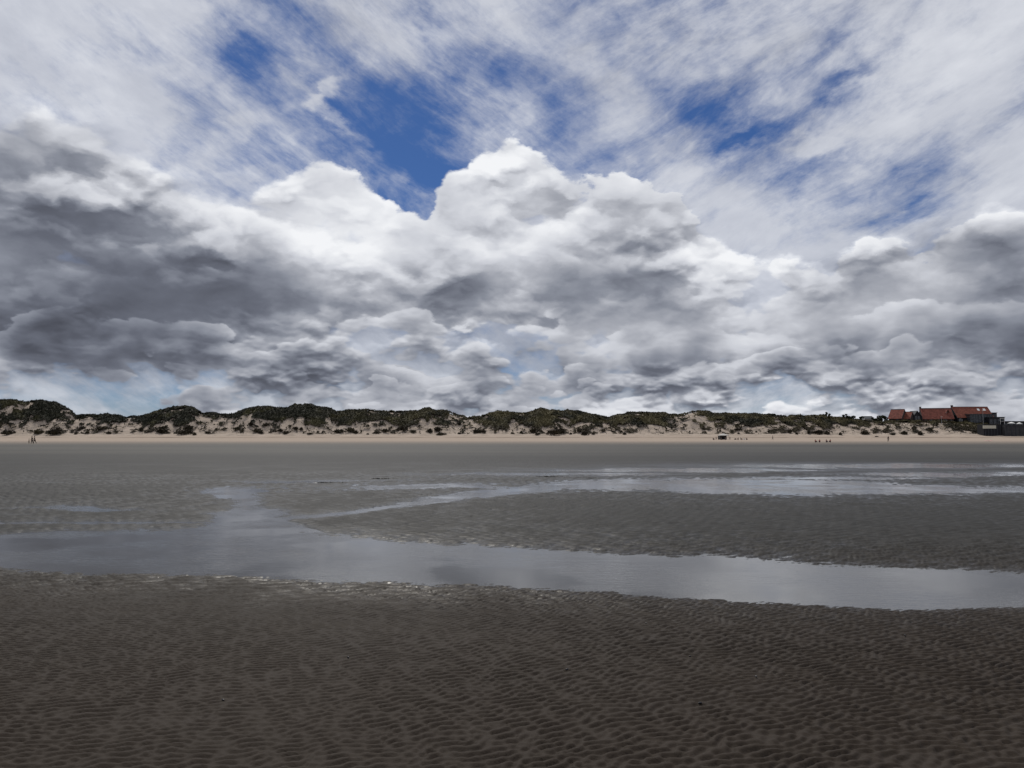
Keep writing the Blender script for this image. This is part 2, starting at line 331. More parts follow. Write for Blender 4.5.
# ------------------------------------------------------------------ tidal pools: outlines walked on the flat sand
def screen_of(x, y):
    return 512 + FPX * x / (y * math.cos(PITCH) - EYE * math.sin(PITCH)), HORIZ + FPX * EYE * 1.0047 / y
def pool_field(x, y):
    """signed: > 0 inside a pool (about 1 unit = 1/8 of the band's half width)"""
    px, py = screen_of(x, y)
    k = 2.2 * (fbm(x * 0.55, y * 0.35, 4, 71) - 0.5) * np.clip((py - 437) / 60, 0.15, 2.0)
    py = py + k * 2.6; px = px + (fbm(x * 0.6, y * 0.5, 3, 77) - 0.5) * 26
    up = np.interp(px, [-400, 0, 150, 260, 330, 420, 512, 640, 760, 900, 1024, 1400], [532, 531, 527, 525, 532, 537, 543, 550, 557, 564, 568, 582])
    lo = np.interp(px, [-400, 0, 150, 256, 400, 512, 640, 768, 900, 1024, 1400], [560, 571, 575, 580, 583, 587, 594, 603, 609, 609, 600])
    s = np.minimum(py - up, lo - py) / 3.0
    # broad channel joining it from the far side
    xl = np.interp(py, [486, 490, 497, 500, 505, 510, 513, 518, 532], [226, 188, 204, 230, 234, 228, 200, 204, 186])
    xr = np.interp(py, [486, 490, 497, 505, 513, 518, 532], [238, 266, 262, 274, 292, 288, 330])
    s2 = np.minimum(np.minimum(px - xl, xr - px) / 9.0, np.minimum(py - 486, 534 - py) / 2.0)
    # narrow stream curving away to the right
    cy = np.interp(px, [255, 285, 330, 400, 450, 500, 560, 600, 700, 800, 900, 1024, 1500], [523, 518, 513, 505.5, 498.5, 492, 485.5, 484, 485.5, 487.5, 489, 490, 493])
    hw = np.interp(px, [240, 285, 330, 400, 450, 500, 560, 620, 700, 780, 860, 920, 1024, 1500], [1.5, 2, 1.8, 2.3, 3.0, 3.6, 4.6, 5.5, 6.0, 7.5, 6.5, 4.5, 2.5, 2])
    s3 = (hw - np.abs(py - cy)) / 1.6
    # two thin puddles on the left, a film farther out
    def ell(cx, cy_, rx, ry): return (1 - np.hypot((px - cx) / rx, (py - cy_) / ry)) * 2
    s4 = np.maximum.reduce([ell(92, 508.5, 46, 2.0), ell(20, 509, 20, 1.2), ell(430, 486.5, 70, 1.8), ell(300, 481.5, 60, 1.0), ell(900, 466, 190, 2.2),
                            ell(700, 470, 150, 2.0), ell(560, 474, 110, 1.6), ell(960, 474, 110, 2.0), ell(820, 478, 90, 1.2)])
    return np.maximum.reduce([s - 0.9, s2 - 0.8, s3, s4])

rng = np.random.RandomState(4)
def ripple(x, y, lam, spread, n, seed, tilt):
    """narrow-band random sea of crests: winding, forking sand ripples"""
    r = np.random.RandomState(seed); h = np.zeros_like(x)
    for k in range(n):
        a = R(90 + tilt) + r.normal(0, spread); kk = 2 * math.pi / (lam * math.exp(r.normal(0, 0.13)))
        h += np.sin(kk * (x * math.cos(a) + y * math.sin(a)) + r.uniform(0, 6.283))
    return h / math.sqrt(n / 2.0)

def make_rows():
    ys = [1.6]
    while ys[-1] < DF + 2:
        y = ys[-1]; ys.append(y + max(0.0125, y * y / 1275 * 0.42) if y < 120 else y + 3.0)
    return np.array(ys)
rows = make_rows(); NC = 1500
u = np.linspace(-0.86, 0.86, NC)
Yg = np.repeat(rows[:, None], NC, 1); Xg = u[None, :] * (Yg + 2.2)
Zb = beach_base(Xg, Yg)
near = 1 - smooth(Yg, 30, 70)
pf = pool_field(Xg, Yg)
# ripples: about 9 cm apart underfoot, coarser and more broken farther out
ph = (fbm(Xg * 0.5, Yg * 0.5, 3, 55) - 0.5)
xw = Xg + 0.10 * (fbm(Xg * 2.2, Yg * 2.2, 3, 21) - 0.5); yw = Yg + 0.12 * (fbm(Xg * 1.6, Yg * 2.0, 3, 22) - 0.5) + ph * 0.3
rA = ripple(xw, yw, 0.064, 0.40, 34, 11, 17)
rA = np.tanh(rA * 0.9); rA = rA - 0.22 * rA ** 2
rB = ripple(xw, yw, 0.21, 0.38, 20, 12, 8); rB = np.tanh(rB)
rC = fbm(Xg * 3.2, Yg * 2.0, 3, 91) - 0.5
wA = 1 - smooth(Yg, 9, 15); wB = smooth(Yg, 6.5, 10) * (1 - smooth(Yg, 26, 42)); 
amp_mod = 0.75 + 0.45 * fbm(Xg * 0.8, Yg * 0.8, 3, 60)
inside = smooth(pf, -2.2, 3.4); shore = smooth(pf, -14, -1) * near
rip = (rA * 0.0106 * wA + rB * 0.013 * wB) * amp_mod + rC * 0.034 * wB
rip *= (1 - 0.45 * inside)
und = (fbm(Xg * 0.35, Yg * 0.25, 4, 3) - 0.5) * 0.022 * near + (fbm(Xg * 1.4, Yg * 1.1, 3, 9) - 0.5) * 0.012 * near
Zg = Zb + rip + und - inside * 0.062 - shore * 0.016
# the far flats: long, very low bars and hollows
Zg += (fbm(Xg * 0.03, Yg * 0.10, 3, 15) - 0.5) * 0.03 * smooth(Yg, 24, 60)
sd = fbm(Xg * 0.4, Yg * 0.8, 3, 2)

# ------------------------------------------------------------------ sand material
def principled(name):
    m = bpy.data.materials.new(name); m.use_nodes = True
    t_ = NT(m.node_tree); return m, t_, m.node_tree.nodes['Principled BSDF']
sand, T, P = principled('tidal_sand')
geo = T.node('ShaderNodeNewGeometry'); pos = geo.outputs['Position']; sp = T.node('ShaderNodeSeparateXYZ', i0=pos)
yy, zz = sp.outputs[1], sp.outputs[2]
nbig = T.noise(pos, 0.05, 4.0, 0.55); nmid = T.noise(pos, 0.9, 5.0, 0.6); nf = T.noise(pos, 60.0, 4.0, 0.65)
flat = T.node('ShaderNodeMapping', Vector=pos); flat.inputs['Scale'].default_value = (0.012, 0.10, 1)
nband = T.noise(flat.outputs[0], 1.0, 4.0, 0.6)
wet_shaded_near = (0.032, 0.0240, 0.0178, 1); wet_shaded_mid = (0.034, 0.034, 0.0325, 1); damp = (0.080, 0.077, 0.067, 1); dry = (0.37, 0.305, 0.25, 1)  # near and mid: wet sand, darkened further to paint in a cloud's shadow
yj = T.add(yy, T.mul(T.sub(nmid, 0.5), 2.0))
c = T.mixc(T.sstep(yj, 4, 15), wet_shaded_near, wet_shaded_mid)
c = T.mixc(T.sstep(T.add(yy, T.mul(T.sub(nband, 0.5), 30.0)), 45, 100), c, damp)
dr = T.sstep(T.add(yy, T.mul(T.sub(nband, 0.5), 90.0)), 150, 262, typ='LINEAR')
c = T.mixc(dr, c, dry)
c = T.mixc(T.mul(T.sstep(nband, 0.35, 0.65), T.mul(T.sub(1.0, dr), T.sstep(yy, 30, 60))), c, T.mixc(1.0, c, (0.66, 0.67, 0.71, 1), 'MULTIPLY'))
c = T.mixc(T.sstep(nmid, 0.3, 0.7, 0.0, 0.28), c, T.mixc(1.0, c, (0.6, 0.55, 0.5, 1), 'MULTIPLY'))
c = T.mixc(T.sstep(nf, 0.35, 0.7, 0.0, 0.45), c, T.mixc(1.0, c, (0.55, 0.52, 0.5, 1), 'MULTIPLY'))
# wrack line of weed and shell along the top of the beach
wr = T.mul(T.sstep(T.m('ABSOLUTE', T.add(T.sub(yy, 337.0), T.mul(T.sub(nbig, 0.5), 10.0))), 1.0, 3.5, 1.0, 0.0), T.sstep(T.noise(pos, 0.12, 4.0, 0.6), 0.36, 0.5))
c = T.mixc(T.mul(wr, 0.85), c, (0.10, 0.075, 0.055, 1))
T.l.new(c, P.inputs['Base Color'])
lowness = T.sstep(zz, -0.005, 0.035, 1.0, 0.0)       # hollows hold a film of water
rough = T.mixf(dr, T.mixf(lowness, T.mixf(T.sstep(yy, 4, 30), 0.72, 0.66), 0.30), 0.95)
T.l.new(rough, P.inputs['Roughness'])
P.inputs['Specular IOR Level'].default_value = 0.10
bm = T.n.new('ShaderNodeBump'); bm.inputs['Distance'].default_value = 0.004; bm.inputs['Strength'].default_value = 0.6
T.l.new(T.add(nf, T.mul(T.noise(pos, 14.0, 4.0, 0.6), 1.4)), bm.inputs['Height'])
bm2 = T.n.new('ShaderNodeBump'); bm2.inputs['Distance'].default_value = 0.09; T.l.new(T.mul(T.sstep(yy, 10, 25), T.mixf(T.sstep(yy, 45, 90), 1.0, 0.3)), bm2.inputs['Strength'])
mp = T.node('ShaderNodeMapping', Vector=pos); mp.inputs['Scale'].default_value = (2.4, 1.3, 1)
T.l.new(T.noise(mp.outputs[0], 1.0, 5.0, 0.65), bm2.inputs['Height'])
T.l.new(bm.outputs[0], bm2.inputs['Normal']); T.l.new(bm2.outputs[0], P.inputs['Normal'])
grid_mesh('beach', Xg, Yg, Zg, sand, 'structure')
del Xg, Yg, Zg, rA, rB, rC, pf, xw, yw

# open ground all round, just under the walked beach, out to the horizon
gv = []
base = bpy.data.meshes.new('ground'); bmh = bmesh.new()
bmesh.ops.create_grid(bmh, x_segments=60, y_segments=60, size=6000)
for v_ in bmh.verts: v_.co.z = -0.35 if v_.co.y < 500 else 2.0
bmh.to_mesh(base); bmh.free()
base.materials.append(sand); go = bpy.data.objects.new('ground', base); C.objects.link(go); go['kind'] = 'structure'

# water lying in the hollows
wat, T, P = principled('pool_water')
P.inputs['Base Color'].default_value = (0.070, 0.069, 0.066, 1); P.inputs['IOR'].default_value = 1.33; P.inputs['Roughness'].default_value = 0.07
geo = T.node('ShaderNodeNewGeometry'); pos = geo.outputs['Position']
mp = T.node('ShaderNodeMapping', Vector=pos); mp.inputs['Scale'].default_value = (7.0, 16.0, 1)
mp2 = T.node('ShaderNodeMapping', Vector=pos); mp2.inputs['Scale'].default_value = (0.35, 1.1, 1)
h = T.add(T.noise(mp.outputs[0], 1.0, 3.0, 0.6), T.mul(T.noise(mp2.outputs[0], 1.0, 4.0, 0.6), 2.0))
patchy = T.noise(pos, 0.6, 3.0, 0.5)
b_ = T.n.new('ShaderNodeBump'); b_.inputs['Distance'].default_value = 0.008; T.l.new(T.sstep(patchy, 0.38, 0.62, 0.04, 0.55), b_.inputs['Strength'])
T.l.new(h, b_.inputs['Height']); T.l.new(b_.outputs[0], P.inputs['Normal'])
wm = bpy.data.meshes.new('water'); wm.from_pydata([(-150, 2, 0), (150, 2, 0), (150, 110, 0), (-150, 110, 0)], [], [(0, 1, 2, 3)])
wm.materials.append(wat); wo = bpy.data.objects.new('water', wm); C.objects.link(wo); wo['kind'] = 'structure'

# ------------------------------------------------------------------ dune terrain
dun, T, P = principled('dune_sand')
geo = T.node('ShaderNodeNewGeometry'); pos = geo.outputs['Position']
n1 = T.noise(pos, 0.25, 5.0, 0.6); n2 = T.noise(pos, 1.6, 4.0, 0.65)
c = T.mixc(T.sstep(n1, 0.35, 0.65), (0.39, 0.325, 0.27, 1), (0.30, 0.25, 0.205, 1))
c = T.mixc(T.sstep(n2, 0.5, 0.75, 0.0, 0.6), c, (0.22, 0.18, 0.13, 1))
T.l.new(c, P.inputs['Base Color']); P.inputs['Roughness'].default_value = 0.95; P.inputs['Specular IOR Level'].default_value = 0.1
b_ = T.n.new('ShaderNodeBump'); b_.inputs['Distance'].default_value = 0.6; b_.inputs['Strength'].default_value = 0.7
T.l.new(T.noise(pos, 0.8, 5.0, 0.6), b_.inputs['Height']); T.l.new(b_.outputs[0], P.inputs['Normal'])
xs = np.arange(-420, 421, 0.8); ysd = np.concatenate([np.arange(DF, CREST + 8, 0.8), np.arange(CREST + 8, 620, 6.0)])
Xd, Yd = np.meshgrid(xs, ysd); Zd = land_z(Xd, Yd)
Zd[0] -= 0.25
grid_mesh('dunes', Xd, Yd, Zd, dun, 'structure')
# ------------------------------------------------------------------ helpers for things
def hit(px, py, y0=20.0, y1=520.0):
    """where the line of sight through (px, py) meets the land"""
    ys_ = np.arange(y0, y1, 0.5); d = at(px, py, 1.0) - Vector((0, 0, EYE))
    zr = EYE + d.z * ys_; zl = land_z(d.x * ys_, ys_)
    k = np.nonzero(zl >= zr)[0]
    Y = ys_[k[0]] if len(k) else CREST
    return Vector((d.x * Y, Y, float(land_z(np.array([d.x * Y]), np.array([Y]))[0])))
def tag(o, label=None, cat=None, group=None, kind=None):
    if label: o['label'] = label
    if cat: o['category'] = cat
    if group: o['group'] = group
    if kind: o['kind'] = kind
    return o
def empty(name, loc, rz=0.0):
    o = bpy.data.objects.new(name, None); C.objects.link(o); o.location = loc; o.rotation_euler = (0, 0, rz); o.empty_display_size = 0.3
    return o
def copy_tree(o, parent=None):
    c_ = o.copy(); C.objects.link(c_); c_.parent = parent
    for ch in [k for k in o.children]: copy_tree(ch, c_)
    return c_
def mat(name, col, rough=0.8, var=0.25, scale=3.0, spec=0.3, bump=0.0):
    m, t_, p = principled(name)
    tc = t_.node('ShaderNodeTexCoord').outputs['Object']
    n = t_.noise(tc, scale, 5.0, 0.6)
    lo = tuple(v * (1 - var) for v in col) + (1,); hi = tuple(min(1, v * (1 + var)) for v in col) + (1,)
    t_.l.new(t_.mixc(t_.sstep(n, 0.3, 0.7), lo, hi), p.inputs['Base Color'])
    p.inputs['Roughness'].default_value = rough; p.inputs['Specular IOR Level'].default_value = spec
    if bump:
        b = t_.n.new('ShaderNodeBump'); b.inputs['Distance'].default_value = bump; t_.l.new(n, b.inputs['Height']); t_.l.new(b.outputs[0], p.inputs['Normal'])
    return m
class MB:
    def __init__(s): s.v = []; s.f = []
    def poly(s, pts):
        n = len(s.v); s.v += [tuple(p) for p in pts]; s.f.append(tuple(range(n, n + len(pts)))); return s
    def box(s, x0, x1, y0, y1, z0, z1):
        n = len(s.v); s.v += [(x, y, z) for z in (z0, z1) for y in (y0, y1) for x in (x0, x1)]
        s.f += [tuple(n + i for i in q) for q in ((0, 2, 3, 1), (4, 5, 7, 6), (0, 1, 5, 4), (2, 6, 7, 3), (0, 4, 6, 2), (1, 3, 7, 5))]; return s
    def tube(s, p0, p1, r0, r1=None, n=8):
        r1 = r0 if r1 is None else r1; p0 = Vector(p0); p1 = Vector(p1); d = (p1 - p0).normalized()
        a = d.orthogonal().normalized(); b = d.cross(a); k = len(s.v)
        for p, r in ((p0, r0), (p1, r1)):
            for i in range(n): s.v.append(tuple(p + (a * math.cos(i * 6.2832 / n) + b * math.sin(i * 6.2832 / n)) * r))
        for i in range(n): s.f.append((k + i, k + (i + 1) % n, k + n + (i + 1) % n, k + n + i))
        s.f.append(tuple(k + i for i in range(n))[::-1]); s.f.append(tuple(k + n + i for i in range(n))); return s
    def slab(s, pts, th, d=(0, 0, 1)):
        """a flat polygon given thickness th along -d"""
        n = len(s.v); m = len(pts); d = Vector(d).normalized() * th
        s.v += [tuple(p) for p in pts] + [tuple(Vector(p) - d) for p in pts]
        s.f.append(tuple(range(n, n + m))); s.f.append(tuple(range(n + 2 * m - 1, n + m - 1, -1)))
        for i in range(m): j = (i + 1) % m; s.f.append((n + i, n + m + i, n + m + j, n + j))
        return s
    def blob(s, c, r, n=8, m=6, jit=0.0, rnd=None):
        k = len(s.v); c = Vector(c)
        for j in range(m + 1):
            th = math.pi * j / m
            for i in range(n):
                q = 1 + (rnd.uniform(-jit, jit) if rnd and 0 < j < m else 0)
                s.v.append((c.x + r[0] * q * math.sin(th) * math.cos(i * 6.2832 / n), c.y + r[1] * q * math.sin(th) * math.sin(i * 6.2832 / n), c.z + r[2] * q * math.cos(th)))
        for j in range(m):
            for i in range(n): s.f.append((k + j * n + i, k + (j + 1) * n + i, k + (j + 1) * n + (i + 1) % n, k + j * n + (i + 1) % n))
        return s
    def build(s, name, material, parent=None, smooth_=False):
        me = bpy.data.meshes.new(name); me.from_pydata(s.v, [], s.f); me.validate(); me.materials.append(material)
        if smooth_: me.polygons.foreach_set('use_smooth', [True] * len(me.polygons))
        o = bpy.data.objects.new(name, me); C.objects.link(o); o.parent = parent; return o
def leaves_np(c, size, rs, up=0.35, aspect=0.45, nper=1):
    """many small leaf blades (triangles) round the points c"""
    n = len(c); d = rs.normal(0, 1, (n, 3)); d[:, 2] = np.abs(d[:, 2]) + up; d /= np.linalg.norm(d, axis=1)[:, None]
    a = rs.normal(0, 1, (n, 3)); w = np.cross(d, a); w /= np.linalg.norm(w, axis=1)[:, None] + 1e-9
    size = np.broadcast_to(size, (n,))[:, None] * rs.uniform(0.6, 1.4, (n, 1))
    v = np.stack([c - w * size * aspect, c + w * size * aspect, c + d * size], 1).reshape(-1, 3)
    return v
def tri_mesh(name, v, material, parent=None):
    me = bpy.data.meshes.new(name); n = len(v)
    me.vertices.add(n); me.vertices.foreach_set('co', v.astype(np.float32).reshape(-1))
    me.loops.add(n); me.loops.foreach_set('vertex_index', np.arange(n, dtype=np.int32))
    me.polygons.add(n // 3); me.polygons.foreach_set('loop_start', np.arange(0, n, 3, dtype=np.int32)); me.polygons.foreach_set('loop_total', np.full(n // 3, 3, np.int32))
    me.update(); me.materials.append(material); o = bpy.data.objects.new(name, me); C.objects.link(o); o.parent = parent; return o

# ------------------------------------------------------------------ foliage materials
def foliage(name, dark, mid, olive, coord='Position'):
    m, t_, p = principled(name)
    pos_ = t_.node('ShaderNodeNewGeometry').outputs['Position']
    a = t_.noise(pos_, 0.09, 4.0, 0.6); b = t_.noise(pos_, 1.3, 3.0, 0.6)
    c_ = t_.mixc(t_.sstep(b, 0.35, 0.65), (*dark, 1), (*mid, 1)); c_ = t_.mixc(t_.sstep(a, 0.50, 0.66), c_, (*olive, 1))
    if name == 'scrub_leaf':
        sx = t_.node('ShaderNodeSeparateXYZ', i0=pos_)
        kind_ = t_.mul(t_.sstep(sx.outputs[0], -130, 25), t_.sstep(a, 0.36, 0.56))          # paler, drier growth to the right
        c_ = t_.mixc(t_.mul(kind_, 0.8), c_, (0.088, 0.074, 0.035, 1))
        low_ = t_.sstep(sx.outputs[2], 5.0, 9.0, 1.0, 0.0)                                # brown tussocks low on the sand
        c_ = t_.mixc(t_.mul(low_, 0.8), c_, t_.mixc(t_.sstep(b, 0.4, 0.6), (0.026, 0.020, 0.014, 1), (0.055, 0.044, 0.030, 1)))
    t_.l.new(c_, p.inputs['Base Color']); p.inputs['Roughness'].default_value = 0.85; p.inputs['Specular IOR Level'].default_value = 0.15
    return m
scrub_m = foliage('scrub_leaf', (0.010, 0.011, 0.007), (0.020, 0.020, 0.011), (0.050, 0.046, 0.020))
shrub_m = foliage('shrub_leaf', (0.022, 0.018, 0.012), (0.038, 0.031, 0.020), (0.060, 0.050, 0.028))
tree_m = foliage('tree_leaf', (0.016, 0.022, 0.013), (0.026, 0.034, 0.018), (0.042, 0.050, 0.022))
bark = mat('bark', (0.09, 0.07, 0.055), 0.9)

# ------------------------------------------------------------------ closed scrub over the dune tops: ground cover nobody could count
rs = np.random.RandomState(7)
def veg_mask(x, y, z):
    row = HORIZ - (z - EYE) / y * FPX; col = 512 + x / y * FPX
    lim = np.interp(col, VEGX, VEGY)
    nz = (fbm(x * 0.14, y * 0.2, 4, 33) - 0.5)
    top_ = smooth(lim + nz * 13.0 - row, -0.8, 0.8) * (1 - 0.97 * smooth(fbm(x * 0.16, y * 0.22, 4, 58) - 0.5, 0.135 - 0.03 * (x > 0), 0.17 - 0.03 * (x > 0)) * (col > -20))
    low = smooth(fbm(x * 0.40, y * 0.5, 4, 44, 0.6) - 0.5 + 0.16 * (fbm(x * 0.07, y * 0.1, 2, 48) - 0.5), 0.02, 0.05) * smooth(434.5 - row, 0, 2) * (col < 984)
    return np.maximum(top_, low * 0.9), top_
def canopy(x, y, m):
    h = fbm(x * 0.28, y * 0.28, 4, 61); h2 = 1 - np.abs(fbm(x * 0.45, y * 0.45, 3, 65) * 2 - 1)
    return m * (0.1 + 1.15 * h * h2 * 1.7)
xv = np.arange(-330, 331, 0.55); yv = np.concatenate([np.arange(DF + 1, CREST + 14, 0.55)])
Xv, Yv = np.meshgrid(xv, yv); Zl = land_z(Xv, Yv); M, Mt = veg_mask(Xv, Yv, Zl)
Zc = Zl + canopy(Xv, Yv, M) - 0.25 * (M < 0.15) - 0.02
scr_v = np.stack([Xv, Yv, Zc], -1)
keep = M > 0.12
nc_ = Xv.shape[1]
q = keep[:-1, :-1] & keep[1:, :-1] & keep[:-1, 1:] & keep[1:, 1:]
ii = np.nonzero(q.reshape(-1))[0]; rr = ii // (nc_ - 1); cc = ii % (nc_ - 1)
V = scr_v.reshape(-1, 3); idx = rr * nc_ + cc
tri = np.concatenate([np.stack([idx, idx + 1, idx + nc_ + 1], 1), np.stack([idx, idx + nc_ + 1, idx + nc_], 1)]).reshape(-1)
base_tris = V[tri]
npt = 230000
px_ = rs.uniform(-330, 330, npt); py_ = DF + 1 + (CREST + 13 - DF) * rs.uniform(0, 1, npt)
pz = land_z(px_, py_); m_, mt_ = veg_mask(px_, py_, pz); k = rs.uniform(0, 1, npt) < m_ * 0.95
px_, py_, pz, m_ = px_[k], py_[k], pz[k], m_[k]
cpt = np.stack([px_, py_, pz + canopy(px_, py_, m_) - 0.05], 1)
lv = leaves_np(cpt, 0.45, rs, 0.5, 0.42)
o = tri_mesh('dune_scrub', np.concatenate([base_tris, lv]), scrub_m)
tag(o, 'dense dark scrub and marram grass covering the tops of the dunes', 'scrub', kind='stuff')

# ------------------------------------------------------------------ single shrubs on the open sand
def make_shrub(seed, n=260, spiky=0.4):
    r_ = np.random.RandomState(seed); root = empty('shrub', (0, 0, 0))
    lob = r_.uniform(-0.55, 0.55, (5, 2)); pts = []
    for i in range(n):
        l = lob[r_.randint(5)]; th = r_.uniform(0, 6.283); ph_ = math.acos(r_.uniform(0, 1)); rad = r_.uniform(0.25, 0.52) 
        pts.append((l[0] + rad * math.sin(ph_) * math.cos(th), l[1] * 0.8 + rad * math.sin(ph_) * math.sin(th), max(0.0, rad * math.cos(ph_) * 1.25)))
    f = tri_mesh('foliage', leaves_np(np.array(pts), 0.22, r_, spiky, 0.42), shrub_m, root)
    mb = MB()
    for i in range(5): mb.tube((lob[i][0] * 0.2, lob[i][1] * 0.2, -0.25), (lob[i][0], lob[i][1] * 0.8, 0.3), 0.05, 0.02, 5)
    mb.build('stem', bark, root)
    return root
protos = [make_shrub(s_, spiky=sp_) for s_, sp_ in ((1, 0.3), (2, 0.8), (3, 0.4), (4, 1.2))]
SH = [(58,434.5,16,7),(38,434,14,5),(9,434.5,13,5),(75,434.5,3,2),(84,428.5,9,2.5),(88,433.5,6,2.5),(103,430,13,4),(110,434,5,3),(142,431,6,4),(160,433,14,5.5),
 (165,429,8,3),(182,434.5,16,5),(190,430,10,5),(195,435,6,3),(208,434,5,3),(238,430,8,3),(243,431.5,5,2.5),(250,425.5,8,3),(258,432,10,4),(266,426,12,3.5),
 (262,433.5,8,3),(281,431.5,8,3),(287,434,8,3.5),(296,429.5,7,3),(302,430,6,3),(309,434.5,9,2),(340,433,14,4),(350,432,12,4.5),(357,433.5,8,3),(368,434.5,4,1.5),
 (377,434,9,2.5),(385,432,8,3.5),(392,433,4,2),(398,431,6,3),(405,430.5,12,4),(414,433,7,2.5),(431,432.5,9,4),(438,431,10,4.5),(442,435,11,2.5),(459,434,4,2),
 (460,425,6,3),(477,432.5,13,3.5),(484,432.5,6,3),(513,434,4,2),(522,433.5,5,3),(533,433,10,5),(538,435,6,2.5),(552,434.5,14,5),(562,433,12,5),(571,434.5,4,2),
 (580,432,8,4),(586,435,8,4),(594,434.5,5,2),(603,431.5,6,2.5),(613,432.5,4,2),(620,433,5,2.5),(625,434.5,6,2.5),(672,429,3,1.5),(690,432,2.5,1.5),(740,430.5,8,2.5),
 (739,434,4,1.5),(756,432.5,3,2),(769,432.5,3.5,2.5),(774,431.5,4,2.5),(790,432.5,8,3.5),(797,434.5,4,2),(809,434,5,3.5),(820,434,12,4),(828,434.5,9,3),(840,435,5,3),
 (866,434.5,12,4),(876,437,4,1.2),(893,435,8,2.5),(905,434.5,10,3.5),(921,435,8,3.5),(930,431,9,3.5),(915,429,8,3)]
SPECIAL = {(58,434.5): 'large round dark shrub at the dune foot, right behind the three walkers',
 (38,434): 'wide dark shrub at the dune foot directly above the three walkers',
 (9,434.5): 'dark shrub at the dune foot closest to the left edge of the photograph',
 (477,432.5): 'single flat dark shrub in the sandy gap between two scrub covered dunes mid photo',
 (790,432.5): 'dark shrub alone on open sand above and right of the lone walker',
 (809,434): 'small upright shrub on open sand above the seated people in red'}
ZONES = [(130, 'on sand under the leftmost dunes'), (225, 'on the sandy flank of the second rounded dune'), (330, 'on sand under the first long ridge'),
 (430, 'on sand left of the bare sand cone'), (470, 'at the foot of the bare sand cone'), (510, 'below the scrubby dune just left of middle'),
 (570, 'below the pointed dune right of middle'), (640, 'by the sandy gap right of the pointed dune'), (700, 'below the bare sand patch on the ridge'),
 (785, 'on sand behind the white canopy'), (850, 'behind the seated people in red'), (880, 'left of the walker below the houses'), (1100, 'on the sandy bank under the houses')]
ORD = ['first', 'second', 'third', 'fourth', 'fifth', 'sixth', 'seventh', 'eighth', 'ninth', 'tenth', 'eleventh', 'twelfth', 'thirteenth']
def zone(px): return next(z[1] for z in ZONES if px < z[0])
RANK = {}
for q_ in sorted(SH):
    if (q_[0], q_[1]) not in SPECIAL:
        z_ = zone(q_[0]); RANK[q_[:2]] = (z_, sum(1 for v_ in RANK.values() if v_[0] == z_))
def shrub_label(px, py, w_, h_):
    z_, k_ = RANK[(px, py)]; kind_ = 'wide low' if w_ >= 9 and h_ < 4 else 'broad dark' if w_ >= 9 else 'tiny' if w_ <= 4.5 else 'upright' if h_ >= 3.4 else 'small low'
    return f'{kind_} shrub {z_}, {ORD[k_]} from left'
for i, (px, py, w_, h_) in enumerate(SH):
    o = protos[i] if i < 4 else copy_tree(protos[i % 4])
    p = hit(px, py); s_ = p.y / FPX
    o.location = (p.x, p.y, p.z - 0.08); o.rotation_euler = (0, 0, (i * 2.4) % 6.28)
    o.scale = (w_ * s_ / 1.75, w_ * s_ / 1.75, h_ * s_ / 0.72)
    if i % 2 == 0: o.rotation_euler = (0, 0, (i * 0.7) % 0.8)
    lab = SPECIAL.get((px, py)) or shrub_label(px, py, w_, h_)
    tag(o, lab, 'shrub')
    if (px, py) not in SPECIAL: o['group'] = 'shrubs ' + zone(px)

# ------------------------------------------------------------------ trees behind the dune, right
def make_tree(px, base_row, top_row, w_px, Y, seed, label, conifer=False):
    p = at(px, base_row, Y); top_ = at(px, top_row, Y).z; gz = float(land_z(np.array([p.x]), np.array([Y]))[0]) - 0.3
    H = top_ - gz; Wd = w_px * Y / FPX / 2; r_ = np.random.RandomState(seed); rr_ = random.Random(seed)
    root = empty('conifer' if conifer else 'tree', (p.x, Y, gz)); mb = MB()
    mb.tube((0, 0, -0.3), (0.1, 0, H * 0.5), 0.22, 0.12, 8); mb.tube((0.1, 0, H * 0.5), (0.0, 0.1, H * 0.92), 0.12, 0.03, 6)
    pts = []
    nl = 9 if not conifer else 14
    for k_ in range(nl):
        a = rr_.uniform(0, 6.28); f = 0.3 + 0.62 * k_ / nl; rad = Wd * ((1 - f) * 1.1 + 0.12 if conifer else rr_.uniform(0.35, 0.85))
        e = Vector((math.cos(a) * rad, math.sin(a) * rad, H * (f - 0.02 if conifer else 0.25 + 0.6 * rr_.random()))); mb.tube((0.05, 0, H * f * 0.85), e, 0.07, 0.02, 5)
        c0 = np.array(e); n_ = 240
        q_ = r_.normal(0, 1, (n_, 3)); q_ /= np.linalg.norm(q_, axis=1)[:, None]; q_ *= r_.uniform(0.5, 1, (n_, 1)) ** 0.5
        sz = Wd * (0.35 if conifer else rr_.uniform(0.32, 0.5))
        pts.append(c0 + q_ * np.array([sz, sz, sz * 0.7]))
    pts = np.concatenate(pts); pts[:, 2] = np.minimum(pts[:, 2], H)
    mb.build('trunk', bark, root, True)
    tri_mesh('crown', leaves_np(pts, 0.34, r_, 0.3, 0.4), tree_m, root)
    tag(root, label, 'tree')
